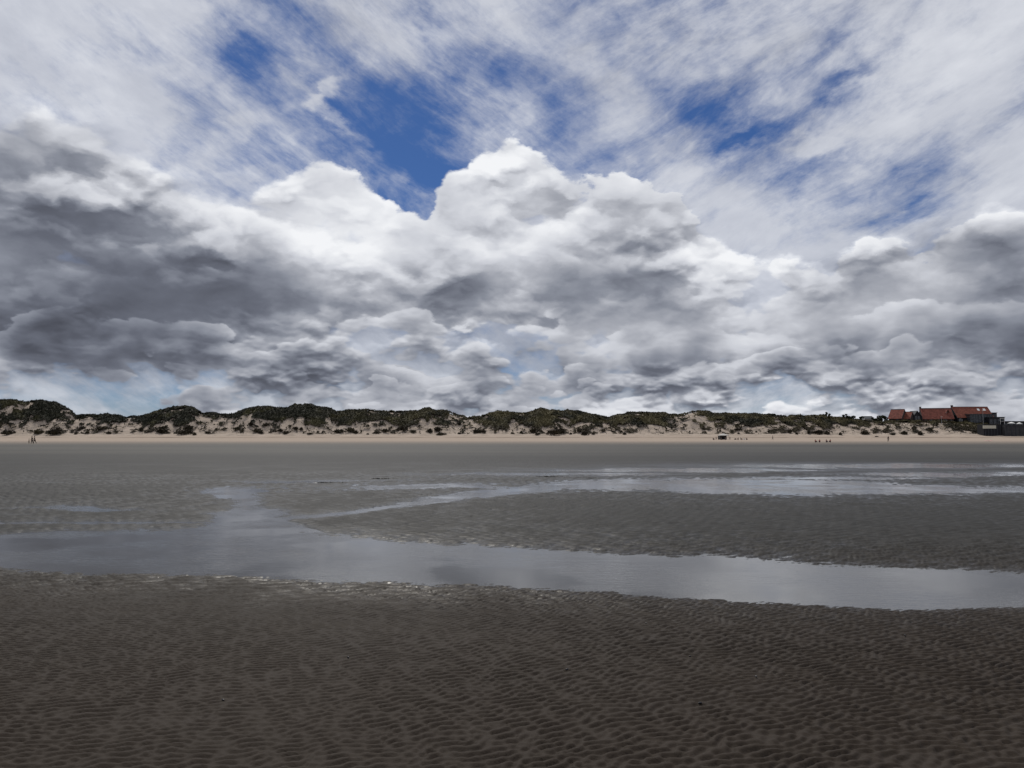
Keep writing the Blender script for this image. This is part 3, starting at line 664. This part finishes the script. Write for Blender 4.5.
TR = [(823,421,413.6,8,396,'bushy dark tree on the skyline, left of the pair of thin tops',0),
 (826.5,421,411.2,3.6,399,'narrow pointed conifer on the skyline above the seated people in red',1),
 (829.5,421,412.8,3.4,401,'shorter pointed conifer just right of the narrow one on the skyline',1),
 (833.5,422,416,7,398,'low spreading tree on the skyline left of the small red roof',0),
 (845,422,413.2,5,400,'dark tree with a leaning top just right of the small red roof',0),
 (850.5,422,415.6,8,402,'low bushy tree between the small red roof and the grey gabled house',0),
 (861.5,422,415,6,396,'round dark tree touching the left end of the grey gabled house',0),
 (873.5,422.5,417,5,396,'small dark tree right of the grey gabled house',0),
 (882,424,414.6,9,388,'broad dark tree directly left of the first red roof',0),
 (878,424,417,6,386,'lower dark tree in the dip left of the broad one beside the red roof',0),
 (773.5,419,414,5,392,'small dark tree alone on the scrub ridge above the lone walker',0),
 (811,420,415,6,394,'low dark tree on the scrub ridge left of the skyline conifers',0)]
for k_, (a, b, c_, d, Y, lab, con) in enumerate(TR): make_tree(a, b, c_, d, Y, 100 + k_, lab, bool(con))

# ------------------------------------------------------------------ houses
red_tile = mat('red_roof_tile', (0.145, 0.048, 0.036), 0.85, 0.35, 1.2, 0.15)
red_tile2 = mat('orange_roof_tile', (0.175, 0.060, 0.042), 0.85, 0.3, 1.0, 0.15)
dark_wall = mat('dark_timber', (0.018, 0.018, 0.022), 0.8, 0.3, 2.0)
brick = mat('dark_brick', (0.060, 0.040, 0.034), 0.9, 0.3, 3.0)
slate = mat('slate', (0.035, 0.040, 0.048), 0.7, 0.3, 2.0)
render_w = mat('pale_render', (0.42, 0.42, 0.41), 0.9, 0.12, 1.0)
white_m = mat('white_paint', (0.72, 0.72, 0.70), 0.6, 0.06, 2.0)
concrete = mat('concrete', (0.045, 0.046, 0.05), 0.9, 0.3, 0.8)
cream = mat('cream_panel', (0.50, 0.48, 0.40), 0.8, 0.1, 1.0)
steel = mat('grey_steel', (0.30, 0.31, 0.32), 0.5, 0.1, 3.0)
glass, t_, p_ = principled('dark_glass')
p_.inputs['Base Color'].default_value = (0.02, 0.024, 0.03, 1); p_.inputs['Roughness'].default_value = 0.12
t_.l.new(t_.mixc(t_.sstep(t_.noise(t_.node('ShaderNodeTexCoord').outputs['Object'], 1.5, 2.0), 0.4, 0.6), (0.012, 0.014, 0.018, 1), (0.045, 0.05, 0.06, 1)), p_.inputs['Base Color'])

def window(parent, x, z, w, h, y, frame=white_m, nx=2):
    """a window let into the wall plane at local y, facing -y"""
    t = 0.07; mb = MB()
    mb.box(x - w/2, x + w/2, y - .06, y + .02, z, z + t).box(x - w/2, x + w/2, y - .06, y + .02, z + h - t, z + h)
    for i in range(nx + 1):
        xx = x - w/2 + (w - t) * i / nx; mb.box(xx, xx + t, y - .055, y + .015, z + t, z + h - t)
    f = mb.build('window', frame, parent)
    MB().box(x - w/2 + .01, x + w/2 - .01, y - .03, y - .01, z + .01, z + h - .01).build('pane', glass, f)
    return f
def gable_house(name, px0, px1, ridge, eave, base, Y, rot, half, tile, wall_m, label, wins=(), sky_lights=(), chimney=None, dormer=None):
    """ridge runs along local x, turned by rot; rows are photo rows of ridge, eave and foot"""
    a = at(px0, ridge, Y); b = at(px1, ridge, Y); L = (b.x - a.x) / (math.cos(rot) - (a.x / a.y) * math.sin(rot)); cx = (a.x + b.x) / 2
    zb = at(px0, base, Y).z; zr = a.z - zb; ze = at(px0, eave, Y).z - zb
    root = empty(name, (cx, Y, zb), rot); h = half; e = 0.35; x0, x1 = -L / 2, L / 2; low = -3.0
    mb = MB()
    mb.box(x0 + .3, x1 - .3, -h + .3, h - .3, low, ze - 0.05)
    g = [(-h + .3, ze - .05), (h - .3, ze - .05), (0, zr - .18)]
    for xx, d in ((x0 + .3, 1), (x1 - .3, -1)):
        mb.slab([(xx, q[0], q[1]) for q in g], 0.2, (-d, 0, 0))
    mb.build('wall', wall_m, root)
    rm = MB(); k = (zr - ze) / h
    rm.slab([(x0, -h - e, ze - e * k), (x1, -h - e, ze - e * k), (x1, 0, zr), (x0, 0, zr)], 0.16, (0, -k, 1))
    rm.slab([(x0, 0, zr), (x1, 0, zr), (x1, h + e, ze - e * k), (x0, h + e, ze - e * k)], 0.16, (0, k, 1))
    rf = rm.build('roof', tile, root)
    MB().tube((x0 - .03, 0, zr + .02), (x1 + .03, 0, zr + .02), 0.14, None, 6).build('ridge', slate, rf)
    for s_, xx in ((-1, x0), (1, x1)):
        MB().slab([(xx + s_ * .07, -h - e, ze - e * k - .02), (xx + s_ * .07, 0, zr + .03), (xx + s_ * .07, 0, zr - .27), (xx + s_ * .07, -h - e, ze - e * k - .32)], 0.1, (s_, 0, 0)).build('bargeboard', slate, rf)
    for (fx, z, w, hh, fr) in wins: window(root, x0 + L * fx, z, w, hh, -h + .28, fr)
    for (fx, fz, w) in sky_lights:
        y = -h * (1 - fz); z = ze + (zr - ze) * fz; x = x0 + L * fx; nrm = Vector((0, -k, 1)).normalized()
        pts = [Vector((x - w/2, y - .5, z - .5 * k)) + nrm * .1, Vector((x + w/2, y - .5, z - .5 * k)) + nrm * .1, Vector((x + w/2, y + .5, z + .5 * k)) + nrm * .1, Vector((x - w/2, y + .5, z + .5 * k)) + nrm * .1]
        MB().slab(pts, 0.09, nrm).build('skylight', white_m, rf)
    if chimney is not None:
        x = x0 + L * chimney; MB().box(x - .4, x + .4, .2, 1.0, zr - 1.0, zr + .75).box(x - .48, x + .48, .12, 1.08, zr + .75, zr + .88).build('chimney', brick, rf)
    tag(root, label, 'house'); return root, L, ze, zr
Yh = 392.0
R25 = -R(46)
gable_house('house', 891, 904.6, 409.4, 418.2, 421.5, Yh, R25, 4.6, red_tile, brick, 'leftmost steep red tiled house on the dune, next to the broad dark tree',
            [(0.3, 0.3, 1.2, 1.0, slate), (0.68, 0.3, 1.2, 1.0, slate)], [])
gable_house('house', 905.6, 912.6, 411.8, 418.4, 421.5, Yh - 1.5, R25, 3.6, red_tile2, brick, 'small red roofed house squeezed between the leftmost one and the dark gable',
            [(0.5, 0.2, 1.2, 1.0, white_m)])
# dark cross gable with grey windows
def cross_gable(px0, px1, apex, eave, base, Y, label, name='annexe', wall_m=dark_wall, wins=(), tile=None):
    a = at(px0, eave, Y); b = at(px1, eave, Y); zb = at(px0, base, Y).z; w = (b.x - a.x) / 2; za = at(px0, apex, Y).z - zb; ze = a.z - zb
    root = empty(name, ((a.x + b.x) / 2, Y, zb)); mb = MB().box(-w + .15, w - .15, 0, 7, -3, ze - .02)
    mb.slab([(-w + .15, 0, ze - .02), (w - .15, 0, ze - .02), (0, 0, za - .12)], .2, (0, -1, 0)); mb.build('wall', wall_m, root)
    k = (za - ze) / w; rm = MB()
    rm.slab([(-w - .25, -.35, ze - .25 * k), (0, -.35, za), (0, 7, za), (-w - .25, 7, ze - .25 * k)], .15, (-k, 0, 1))
    rm.slab([(0, -.35, za), (w + .25, -.35, ze - .25 * k), (w + .25, 7, ze - .25 * k), (0, 7, za)], .15, (k, 0, 1))
    rm.build('roof', tile or slate, root)
    for (x, z, ww, hh, fr) in wins: window(root, x, z, ww, hh, -.01, fr)
    tag(root, label, 'house'); return root
cross_gable(912.4, 922.2, 410.6, 416.8, 421.8, Yh - 2, 'dark timber gable with two grey windows standing between the red roofs', wins=[(-.6, 1.2, .9, 1.7, steel), (.75, 1.2, .8, 1.5, steel)])
gable_house('house', 919.8, 951, 408.3, 418.6, 422, Yh, -R(16), 5.2, red_tile, brick, 'longest red tiled roof in the middle of the row, left of the white windowed dormer',
            [(0.10, 0.3, 1.2, 1.1, slate), (0.28, 0.3, 1.4, 1.1, white_m), (0.50, 0.3, 1.6, 1.1, slate), (0.72, 0.3, 1.4, 1.1, white_m), (0.9, 0.3, 1.0, 1.1, slate)], [], 0.02)
cross_gable(943.8, 951.6, 409.6, 415.4, 422.2, Yh - 3.5, 'narrow red walled gable with tall white windows between the two long red roofs', wall_m=brick, tile=red_tile,
            wins=[(-.7, 2.6, .8, 2.2, white_m), (.75, 2.6, .7, 2.0, white_m), (0.1, 0.1, 2.2, 1.5, slate)])
root, L, ze, zr = gable_house('house', 951, 987.3, 406.9, 417.3, 423, Yh - 1, R(0), 5.2, red_tile2, dark_wall, 'tallest red roofed building at the right end with a dark glazed front',
            [(0.1, 0.5, 1.6, 1.6, white_m), (0.26, 0.5, 1.8, 1.6, slate)], [(0.70, 0.72, 1.1), (0.86, 0.72, 1.2)], 0.04)
gl = MB()
x0, x1 = -L / 2 + L * .48 - 4.2, L / 2 - 2.6
GH = at(980, 414.3, Yh - 9).z - root.location.z - 1.3
gl.box(x0, x1, -8.2, -2.2, -3, GH + 1.3).build('glazed_front', glass, root)
fr = MB()
for i in range(9): xx = x0 + (x1 - x0) * i / 8; fr.box(xx - .06, xx + .06, -8.29, -8.2, -3, GH + 1.3)
fr.box(x0, x1, -8.28, -8.21, 0.1, .3).box(x0 - .2, x1 + .2, -8.5, -2.0, GH + 1.3, GH + 1.5).build('frame', slate, root)
# stepped flat roofed terraces to the right
def block(name, px0, px1, top_row, base_row, Y, depth, material, label, cat, wins=0, rail=False):
    a = at(px0, top_row, Y); b = at(px1, top_row, Y); zb = at(px0, base_row, Y).z; w = (b.x - a.x) / 2; h = a.z - zb
    root = empty(name, ((a.x + b.x) / 2, Y, zb)); MB().box(-w, w, 0, depth, -2, h - .15).build('wall', material, root)
    MB().box(-w - .2, w + .2, -.3, depth + .2, h - .15, h + .05).build('roof', slate, root)
    for i in range(wins): window(root, -w + (2 * w) * (i + .5) / wins, h * .25, 2 * w / wins * .8, h * .55, -.01, slate)
    if rail:
        mb = MB()
        for i in range(7): x = -w + 2 * w * i / 6; mb.tube((x, -.2, h + .05), (x, -.2, h + 1.05), .03, None, 5)
        mb.tube((-w, -.2, h + 1.05), (w, -.2, h + 1.05), .03, None, 5).build('railing', steel, root)
    tag(root, label, cat); return root
block('annexe', 987.8, 996.8, 412.6, 421, Yh + 2, 8, concrete, 'dark flat roofed block stepping down behind the right end of the tallest red roof', 'building', 2)
block('annexe', 989, 1004.6, 417.0, 427, Yh - 12, 8, dark_wall, 'wide dark flat roofed terrace building with a railing above the cream panel', 'building', 4)
block('annexe', 1003.5, 1034, 421.2, 430, Yh - 14, 8, dark_wall, 'low dark building at the right edge behind the two white parasols', 'building', 6)
# retaining walls holding the terraces
Yw = 354.0
def retaining(px0, px1, top0, top1, Y, material, label, ribs=6):
    a = at(px0, top0, Y); b = at(px1, top1, Y); z0 = 0.8; root = empty('retaining_wall', (a.x, Y, z0)); w = b.x - a.x
    MB().slab([(0, 0, -1), (w, 0, -1), (w, 0, b.z - z0), (0, 0, a.z - z0)], 5.0, (0, -1, 0)).build('wall', material, root)
    mb = MB()
    for i in range(ribs): x = w * (i + .5) / ribs; zt = (a.z + (b.z - a.z) * (i + .5) / ribs) - z0; mb.box(x - .12, x + .12, -.15, -.002, -1, zt - .1)
    mb.build('pilaster', slate, root)
    cp = MB().slab([(0, -.2, a.z - z0 + .12), (w, -.2, b.z - z0 + .12), (w, 5.1, b.z - z0 + .12), (0, 5.1, a.z - z0 + .12)], .12).build('coping', concrete, root)
    tag(root, label, 'wall'); return root
retaining(983.5, 1004.4, 424.6, 424.6, Yw, dark_wall, 'tall dark retaining wall carrying the cream panel at the foot of the terrace', 7)
retaining(1004.6, 1040, 425.5, 425.5, Yw - 2, concrete, 'lower dark retaining wall running out of the right edge below the parasols', 8)
p = at(989.5, 428.6, Yw - .3); o = MB().box(-3.0, 3.0, -.08, .08, 0, 1.5).build('sign_panel', cream); o.location = p
sp_ = MB().box(-3.05, 3.05, -.10, -.081, 0, .08).box(-3.05, 3.05, -.10, -.081, 1.42, 1.5).build('frame', steel, o)
tag(o, 'long blank cream panel fixed to the dark retaining wall', 'panel')
def parasol(px, top_row, base_row, Y, w_px, label):
    a = at(px, base_row, Y); t = at(px, top_row, Y).z - a.z; r = w_px * Y / FPX / 2
    root = empty('parasol', a); MB().tube((0, 0, -1.2), (0, 0, t), .04, None, 6).build('pole', steel, root)
    mb = MB(); n = 8
    for i in range(n):
        a0, a1 = i * 6.2832 / n, (i + 1) * 6.2832 / n
        mb.slab([(0, 0, t), (math.cos(a0) * r, math.sin(a0) * r, t - .55), (math.cos(a1) * r, math.sin(a1) * r, t - .55)], .02)
        mb.slab([(math.cos(a0) * r, math.sin(a0) * r, t - .55), (math.cos(a1) * r, math.sin(a1) * r, t - .55), (math.cos(a1) * r, math.sin(a1) * r, t - .8), (math.cos(a0) * r, math.sin(a0) * r, t - .8)], .02, (math.cos(a0), math.sin(a0), 0))
    mb.build('canopy', white_m, root); tag(root, label, 'parasol', 'white parasols on the terrace')
parasol(1011.5, 421.9, 426, Yw + 3, 6.5, 'larger white parasol on the dark terrace, nearer the red roofs')
parasol(1019.5, 422.3, 426, Yw + 3.6, 5.0, 'smaller white parasol on the dark terrace, nearer the right edge')
def pole_(px, top_row, base_row, Y, label):
    a = at(px, base_row, Y); h = at(px, top_row, Y).z - a.z; root = empty('street_lamp', a)
    MB().tube((0, 0, -1), (0, 0, h), .09, .06, 8).build('pole', steel, root); MB().box(-.25, .25, -.5, .2, h, h + .15).build('lamp_head', white_m, root); tag(root, label, 'lamp')
pole_(983.3, 410.8, 424.5, Yw + 2, 'tall pale lamp post in front of the glazed front of the right hand building')
pole_(941.6, 417.0, 422.5, Yw + 16, 'short pale lamp post in front of the longest red roof')
# railing frame, pale, on terrace corner
a = at(1000.5, 424.4, Yw + 1); h = at(1000.5, 418.4, Yw + 1).z - a.z
mb = MB()
for x in (0, 1.9): mb.tube((x, 0, 0), (x, 0, h), .07, None, 6)
mb.tube((-.1, 0, h), (2.0, 0, h), .07, None, 6).tube((0, 0, h * .5), (1.9, 0, h * .5), .04, None, 6)
o = mb.build('door_frame', white_m); o.name = 'terrace_frame'; o.location = a; tag(o, 'pale upright frame standing on the corner of the dark terrace', 'frame')
# two more houses peeping over the ridge
gable_house('house', 836.8, 843.4, 417.0, 418.9, 422, 412, R(12), 3.5, red_tile, render_w, 'tiny house with a low red roof peeping over the scrub between dark trees', [(0.5, .4, .9, .9, slate)])
gable_house('house', 863.6, 872.0, 416.4, 418.6, 423, 405, -R(14), 3.2, slate, render_w, 'pale grey walled house with a slate roof half hidden by the scrub ridge', [(0.25, .5, .9, .9, slate), (0.7, .5, .9, .9, slate)])
# ------------------------------------------------------------------ people
skin_m = mat('skin', (0.42, 0.27, 0.20), 0.6, 0.05)
hair_m = mat('hair', (0.03, 0.02, 0.014), 0.7, 0.2)
def skinned(name, verts, edges, radii, material, parent=None, sub=1):
    me = bpy.data.meshes.new(name); me.from_pydata([tuple(v) for v in verts], edges, [])
    o = bpy.data.objects.new(name, me); C.objects.link(o)
    md = o.modifiers.new('skin', 'SKIN'); md.use_smooth_shade = True
    for i, r in enumerate(radii):
        me.skin_vertices[0].data[i].radius = (r, r) if not isinstance(r, tuple) else r
    me.skin_vertices[0].data[0].use_root = True
    if sub: ss = o.modifiers.new('sub', 'SUBSURF'); ss.levels = sub; ss.render_levels = sub
    dg = bpy.context.evaluated_depsgraph_get(); m2 = bpy.data.meshes.new_from_object(o.evaluated_get(dg))
    o.modifiers.clear(); o.data = m2; m2.materials.clear(); m2.materials.append(material); o.name = name; m2.name = name
    o.parent = parent; bpy.data.meshes.remove(me); return o
def skeleton(pose, ph_=0.0):
    """joints in metres, facing -y, height about 1.72; returns name -> (point, radius)"""
    J = {}
    hipz = 0.92 if pose != 'sit' else 0.12
    lean = {'walk': 0.03, 'stand': 0.0, 'sit': -0.05}[pose]
    def P(x, y, z): return Vector((x, y, z))
    J['pelvis'] = (P(0, 0, hipz), (.155, .11)); J['waist'] = (P(0, -lean, hipz + .16), (.135, .10)); J['chest'] = (P(0, -lean * 2, hipz + .38), (.17, .115))
    J['neck'] = (P(0, -lean * 2.2, hipz + .54), (.06, .06)); J['chin'] = (P(0, -lean * 2.4 - .02, hipz + .62), (.062, .068)); J['head'] = (P(0, -lean * 2.4, hipz + .71), (.078, .095)); J['crown'] = (P(0, -lean * 2.4 + .01, hipz + .78), (.06, .075))
    for s, n in ((-1, 'l'), (1, 'r')):
        sw = s * ph_
        J['sh' + n] = (P(s * .185, -lean * 2, hipz + .46), .062)
        if pose == 'sit':
            J['el' + n] = (P(s * .25, -.10, hipz + .22), .045); J['wr' + n] = (P(s * .17, -.36, hipz + .22), .03)
            J['hip' + n] = (P(s * .09, -.04, hipz - .01), .095); J['kn' + n] = (P(s * .13, -.40, hipz + .34), .062); J['an' + n] = (P(s * .11, -.62, .07), .042); J['to' + n] = (P(s * .12, -.80, .04), .035)
        else:
            J['el' + n] = (P(s * .23, .02 + sw * .10, hipz + .20), .045); J['wr' + n] = (P(s * .235, -.06 + sw * .22, hipz - .02), .03)
            J['hip' + n] = (P(s * .09, 0, hipz - .06), .095); J['kn' + n] = (P(s * .095, -.02 - sw * .20, .49 + abs(sw) * .01), .062); J['an' + n] = (P(s * .095, .03 - sw * .28 + (.08 if sw < 0 else 0), .09 + (.05 if sw < 0 else 0)), .042)
            a = J['an' + n][0]; J['to' + n] = (P(a.x + s * .02, a.y - .17, .045 if sw >= 0 else .05), .035)
    return J
BODY_E = [('pelvis', 'waist'), ('waist', 'chest'), ('chest', 'neck'), ('neck', 'chin'), ('chin', 'head'), ('head', 'crown')] + \
         [e for n in 'lr' for e in (('chest', 'sh' + n), ('sh' + n, 'el' + n), ('el' + n, 'wr' + n), ('pelvis', 'hip' + n), ('hip' + n, 'kn' + n), ('kn' + n, 'an' + n), ('an' + n, 'to' + n))]
def person(loc, rz, height, pose, phase, top_col, leg_col, label, group=None, shorts=False):
    J = skeleton(pose, phase); names = list(J); ix = {n: i for i, n in enumerate(names)}
    vs = [J[n][0] for n in names]; rd = [J[n][1] for n in names]; es = [(ix[a], ix[b]) for a, b in BODY_E]
    for n in 'lr':                                   # palm, four unequal fingers and a thumb
        w = J['wr' + n][0]; e = J['el' + n][0]; d = (w - e).normalized(); side = Vector((0, 1, 0)) if abs(d.z) > .5 else Vector((1, 0, 0)); palm = w + d * .075
        vs.append(palm); rd.append((.036, .018)); ip = len(vs) - 1; es.append((ix['wr' + n], ip))
        for q, ln in zip((-.027, -.009, .009, .027), (.065, .078, .072, .055)):
            k1 = palm + side * q + d * .03; k2 = k1 + d * ln + Vector((0, -.015, 0)); vs += [k1, k2]; rd += [.0095, .007]; es += [(ip, len(vs) - 2), (len(vs) - 2, len(vs) - 1)]
        th = palm - d * .03 - side * .035; vs += [th, th + d * .045 - side * .012]; rd += [.011, .008]; es += [(ip, len(vs) - 2), (len(vs) - 2, len(vs) - 1)]
    hd = J['head'][0]; vs.append(hd + Vector((0, -.115, -.02))); rd.append(.014); es.append((ix['head'], len(vs) - 1))      # nose
    root = empty('person', loc, rz); k = height / 1.72; root.scale = (k, k, k)
    skinned('body', vs, es, rd, skin_m, root, 1)
    def part(name, keys, edges, grow, material, over={}):
        i2 = {n: i for i, n in enumerate(keys)}; r2 = []
        for n in keys:
            r = over.get(n, J[n][1]); r2.append(tuple(v * grow + .008 for v in r) if isinstance(r, tuple) else r * grow + .008)
        return skinned(name, [J[n][0] if n not in over or not isinstance(over[n], Vector) else over[n] for n in keys], [(i2[a], i2[b]) for a, b in edges], r2, material, root, 1)
    tm = mat('shirt_cloth', top_col, .9, .15, 6); lm = mat('trouser_cloth', leg_col, .9, .15, 6)
    part('shirt', ['pelvis', 'waist', 'chest', 'shl', 'ell', 'shr', 'elr'], [('pelvis', 'waist'), ('waist', 'chest'), ('chest', 'shl'), ('shl', 'ell'), ('chest', 'shr'), ('shr', 'elr')], 1.1, tm)
    if shorts: part('shorts', ['pelvis', 'hipl', 'knl', 'hipr', 'knr'], [('pelvis', 'hipl'), ('hipl', 'knl'), ('pelvis', 'hipr'), ('hipr', 'knr')], 1.12, lm)
    else: part('trousers', ['pelvis', 'hipl', 'knl', 'anl', 'hipr', 'knr', 'anr'], [('pelvis', 'hipl'), ('hipl', 'knl'), ('knl', 'anl'), ('pelvis', 'hipr'), ('hipr', 'knr'), ('knr', 'anr')], 1.12, lm)
    MB().blob(hd + Vector((0, .022, .045)), (.092, .105, .105), 10, 7).build('hair', hair_m, root, True)
    mb = MB()
    for s in (-1, 1): mb.blob(hd + Vector((s * .03, -.088, .01)), (.012, .008, .009), 6, 4)
    mb.build('eyes', hair_m, root, True)
    mb = MB().box(hd.x - .024, hd.x + .024, hd.y - .094, hd.y - .08, hd.z - .062, hd.z - .052); mb.build('mouth', mat('lips', (.30, .12, .10)), root)
    mb = MB()
    for s in (-1, 1): mb.blob(hd + Vector((s * .085, .0, .0)), (.012, .02, .03), 6, 4)
    mb.build('ears', skin_m, root, True)
    tag(root, label, 'person', group); return root
def ground_pt(px, py):
    p = hit(px, py, 20, 360); return p
BLK = (.012, .012, .016); GRY = (.05, .048, .045); KHA = (.10, .085, .06); RED = (.30, .025, .03); NAV = (.015, .02, .045)
p = ground_pt(34.6, 443.9); person(p, R(-70), 1.74, 'walk', .8, BLK, BLK, 'person all in black, rightmost of the three walking on the sand at far left')
p = ground_pt(32.0, 444.0); person(p, R(-80), 1.76, 'walk', -.8, (.05, .045, .038), (.03, .026, .022), 'tall person in dark brown clothes walking in the middle of the three at far left')
p = ground_pt(28.9, 443.6); person(p, R(-60), 1.14, 'stand', .3, BLK, KHA, 'child in a black top and tan trousers, shortest and leftmost of the three walkers')
p = ground_pt(772.7, 439.9); person(p, R(60), 1.72, 'walk', .6, NAV, BLK, 'lone person in dark clothes walking between the canopy party and the people in red')
p = ground_pt(888.3, 441.8); person(p, R(100), 1.70, 'walk', .9, BLK, GRY, 'lone person in black top and grey trousers walking below the leftmost red roof')
# the party round the white canopy
p = ground_pt(723.3, 439.6); Yc = p.y; sc = Yc / FPX
root = empty('beach_canopy', p); w = 9.2 * sc / 2; d = 1.5
hh = (439.6 - 435.2) * sc; tt = (439.6 - 433.5) * sc
for (x, y) in ((-w + .1, -d + .1), (w - .1, -d + .1), (w - .1, d - .1), (-w + .1, d - .1)): MB().tube((x, y, -.1), (x, y, hh), .035, None, 6).build('leg', steel, root)
mb = MB(); cs_ = [(-w, -d, hh), (w, -d, hh), (w, d, hh), (-w, d, hh)]
for i in range(4): mb.slab([cs_[i], cs_[(i + 1) % 4], (0, 0, tt)], .03)
for i in range(4):
    a_, b2 = Vector(cs_[i]), Vector(cs_[(i + 1) % 4]); mb.slab([a_, b2, b2 - Vector((0, 0, .22)), a_ - Vector((0, 0, .22))], .02, (b2 - a_).cross(Vector((0, 0, 1))))
mb.build('roof', mat('canvas', (.5, .48, .45), .9, .1), root)
MB().box(-w + .1, w - .1, d - .12, d - .08, 0, hh - .24).box(-w + .05, -w + .09, -d + .5, d - .14, 0, hh - .24).build('side_panel', mat('dark_canvas', (.03, .028, .03), .9), root)
tag(root, 'peaked white beach canopy with dark canvas sides standing on the dry sand', 'canopy')
def seat(px, py, rz, h, top_c, leg_c, label, group=None, pose='sit', dy=0.0):
    q = ground_pt(px, py); person((q.x, q.y + dy, q.z), rz, h, pose, 0.0, top_c, leg_c, label, group)
seat(713.4, 439.8, .5, 1.70, BLK, BLK, 'person in black sitting at the far left of the canopy party')
seat(716.2, 439.9, -.4, 1.20, NAV, BLK, 'small person in dark clothes standing just left of the white canopy', pose='stand')
seat(721.3, 439.9, .2, 1.72, (.04, .03, .03), BLK, 'person in dark clothes sitting under the left side of the white canopy')
seat(725.3, 439.9, -.3, 1.70, BLK, NAV, 'person in black sitting under the right side of the white canopy')
seat(729.9, 439.9, .3, 1.26, BLK, BLK, 'person in black standing just right of the white canopy', pose='stand')
seat(741.0, 439.7, .9, 1.72, BLK, BLK, 'person in black sitting knees up on the sand just left of the white box')
seat(738.2, 439.7, -.9, 1.60, (.05, .03, .03), BLK, 'person in dark brown top sitting next to the bag right of the canopy')
seat(746.6, 439.8, .4, 1.55, NAV, BLK, 'person in dark blue sitting rightmost of the canopy party')
q = ground_pt(744.3, 439.8); o = MB().box(-.3, .3, -.2, .2, 0, .36).build('cool_box', white_m); o.location = q; MB().box(-.32, .32, -.22, .22, .362, .44).build('lid', mat('blue_plastic', (.05, .09, .2), .5), o)
tag(o, 'small white cool box on the sand between two seated people of the canopy party', 'cool box')
q = ground_pt(735.4, 439.7); o = MB().blob((0, 0, .22), (.5, .28, .26), 12, 8).build('beach_bag', mat('brown_canvas', (.06, .04, .03), .9), None, True); o.location = q
MB().tube((-.25, 0, .42), (0, 0, .62), .025, None, 6).tube((0, 0, .62), (.25, 0, .42), .025, None, 6).build('handle', mat('strap', (.03, .02, .02)), o)
tag(o, 'dark brown rounded bag lying on the sand right of the canopy', 'bag')
for (px, rz, lab, c2) in ((815.6, .4, 'person in a red top sitting leftmost of the four in red on the sand', BLK), (819.6, -.5, 'person in a red top sitting second from the left of the four in red', BLK),
                      (826.6, .2, 'person in a dark red top, left one of the right hand pair in red', NAV), (830.2, -.7, 'person in a red top sitting rightmost of the four in red on the sand', BLK)):
    seat(px, 442.3, rz, 1.5, RED if 'dark' not in lab else (.12, .012, .02), c2, lab)
q = ground_pt(988.6, 441.0); mb = MB(); r9 = random.Random(3)
nx_, ny_ = 10, 6
pts = [[Vector((-1.0 + 2.0 * i / nx_, -.9 + 1.8 * j / ny_, .05 + .06 * r9.random() + .10 * math.sin(i * .9) * math.sin(j * 1.1) ** 2)) for i in range(nx_ + 1)] for j in range(ny_ + 1)]
for j in range(ny_):
    for i in range(nx_): mb.poly([pts[j][i], pts[j][i + 1], pts[j + 1][i + 1], pts[j + 1][i]])
o = mb.build('beach_towel', mat('pink_cloth', (.55, .30, .30), .95), None, True); md = o.modifiers.new('thickness', 'SOLIDIFY'); md.thickness = .03; o.location = q
tag(o, 'crumpled pale pink towel lying on the dry sand below the cream panel', 'towel')

# ------------------------------------------------------------------ weed and shells on the flats
weed_m = mat('seaweed', (.018, .016, .010), .5, .4, 8)
def weed(px, py, wpx, label, group=None, seed=0):
    Y = EYE * FPX * 1.0047 / (py - HORIZ); q = at(px, py, Y); r_ = np.random.RandomState(seed); w = wpx * Y / FPX
    n = 220; pts = np.stack([r_.normal(0, w / 4.2, n), r_.normal(0, w / 7, n), r_.uniform(0, .012, n)], 1)
    o = tri_mesh('seaweed_clump', leaves_np(pts, min(.09, w / 12), r_, -.6, .5), weed_m); o.scale = (1, .6, .25); o.location = (q.x, q.y, 0.025); tag(o, label, 'seaweed', group)
WD = [(930,495.3,9,'dark seaweed clump at the near edge of the right stream, nearer the frame edge'),(880,490,7,'small dark seaweed clump in the pale stream at right'),
 (826,484,6,'small dark seaweed patch in the middle of the broad right stream'),(382,479,22,'long thin line of dark weed on the flats above the curving stream'),
 (330,483,26,'thin dark weed line on the flats left of the stream bend'),(550,477,24,'long dark weed line at the far rim of the stream near the middle'),
 (592,478.5,14,'short dark weed line right of the long one near the stream rim'),(972,470,8,'dark weed speck on the far flats near the right edge'),
 (755,491,6,'tiny weed speck at the near rim of the right stream')]
for i, (a_, b2, c2, lab) in enumerate(WD): weed(a_, b2, c2, lab, seed=i)
shell_m = mat('mussel_shell', (.012, .012, .016), .35, .3, 20)
SHL = [(690,658),(756,678),(700,704),(646,625),(567,671),(348,659),(905,637),(223,701)]
proto = None
for i, (a_, b2) in enumerate(SHL):
    Y = EYE * FPX * 1.0047 / (b2 - HORIZ); q = at(a_, b2, Y)
    if proto is None:
        proto = MB().blob((0, 0, .006), (.024, .011, .010), 10, 6, .12, random.Random(1)).build('mussel_shell', shell_m, None, True); o = proto
    else: o = proto.copy(); C.objects.link(o)
    o.location = (q.x, q.y, .041); o.rotation_euler = (0, 0, i * 1.7); o.scale = (.6, .6, .6) if i % 3 else (.45, .45, .5)
    where_ = ['right of centre on the ripples, midway to the pool', 'right of centre, farthest from the pool but one', 'lowest and nearest of all, right of centre', 'close to the near pool edge, right of centre',
              'nearest the middle of the photo', 'left of the middle, level with the midway one', 'rightmost of all, near the right edge', 'leftmost of all, low on the left'][i]
    tag(o, 'small dark mussel shell, ' + where_, 'shell', 'mussel shells scattered on the rippled sand')
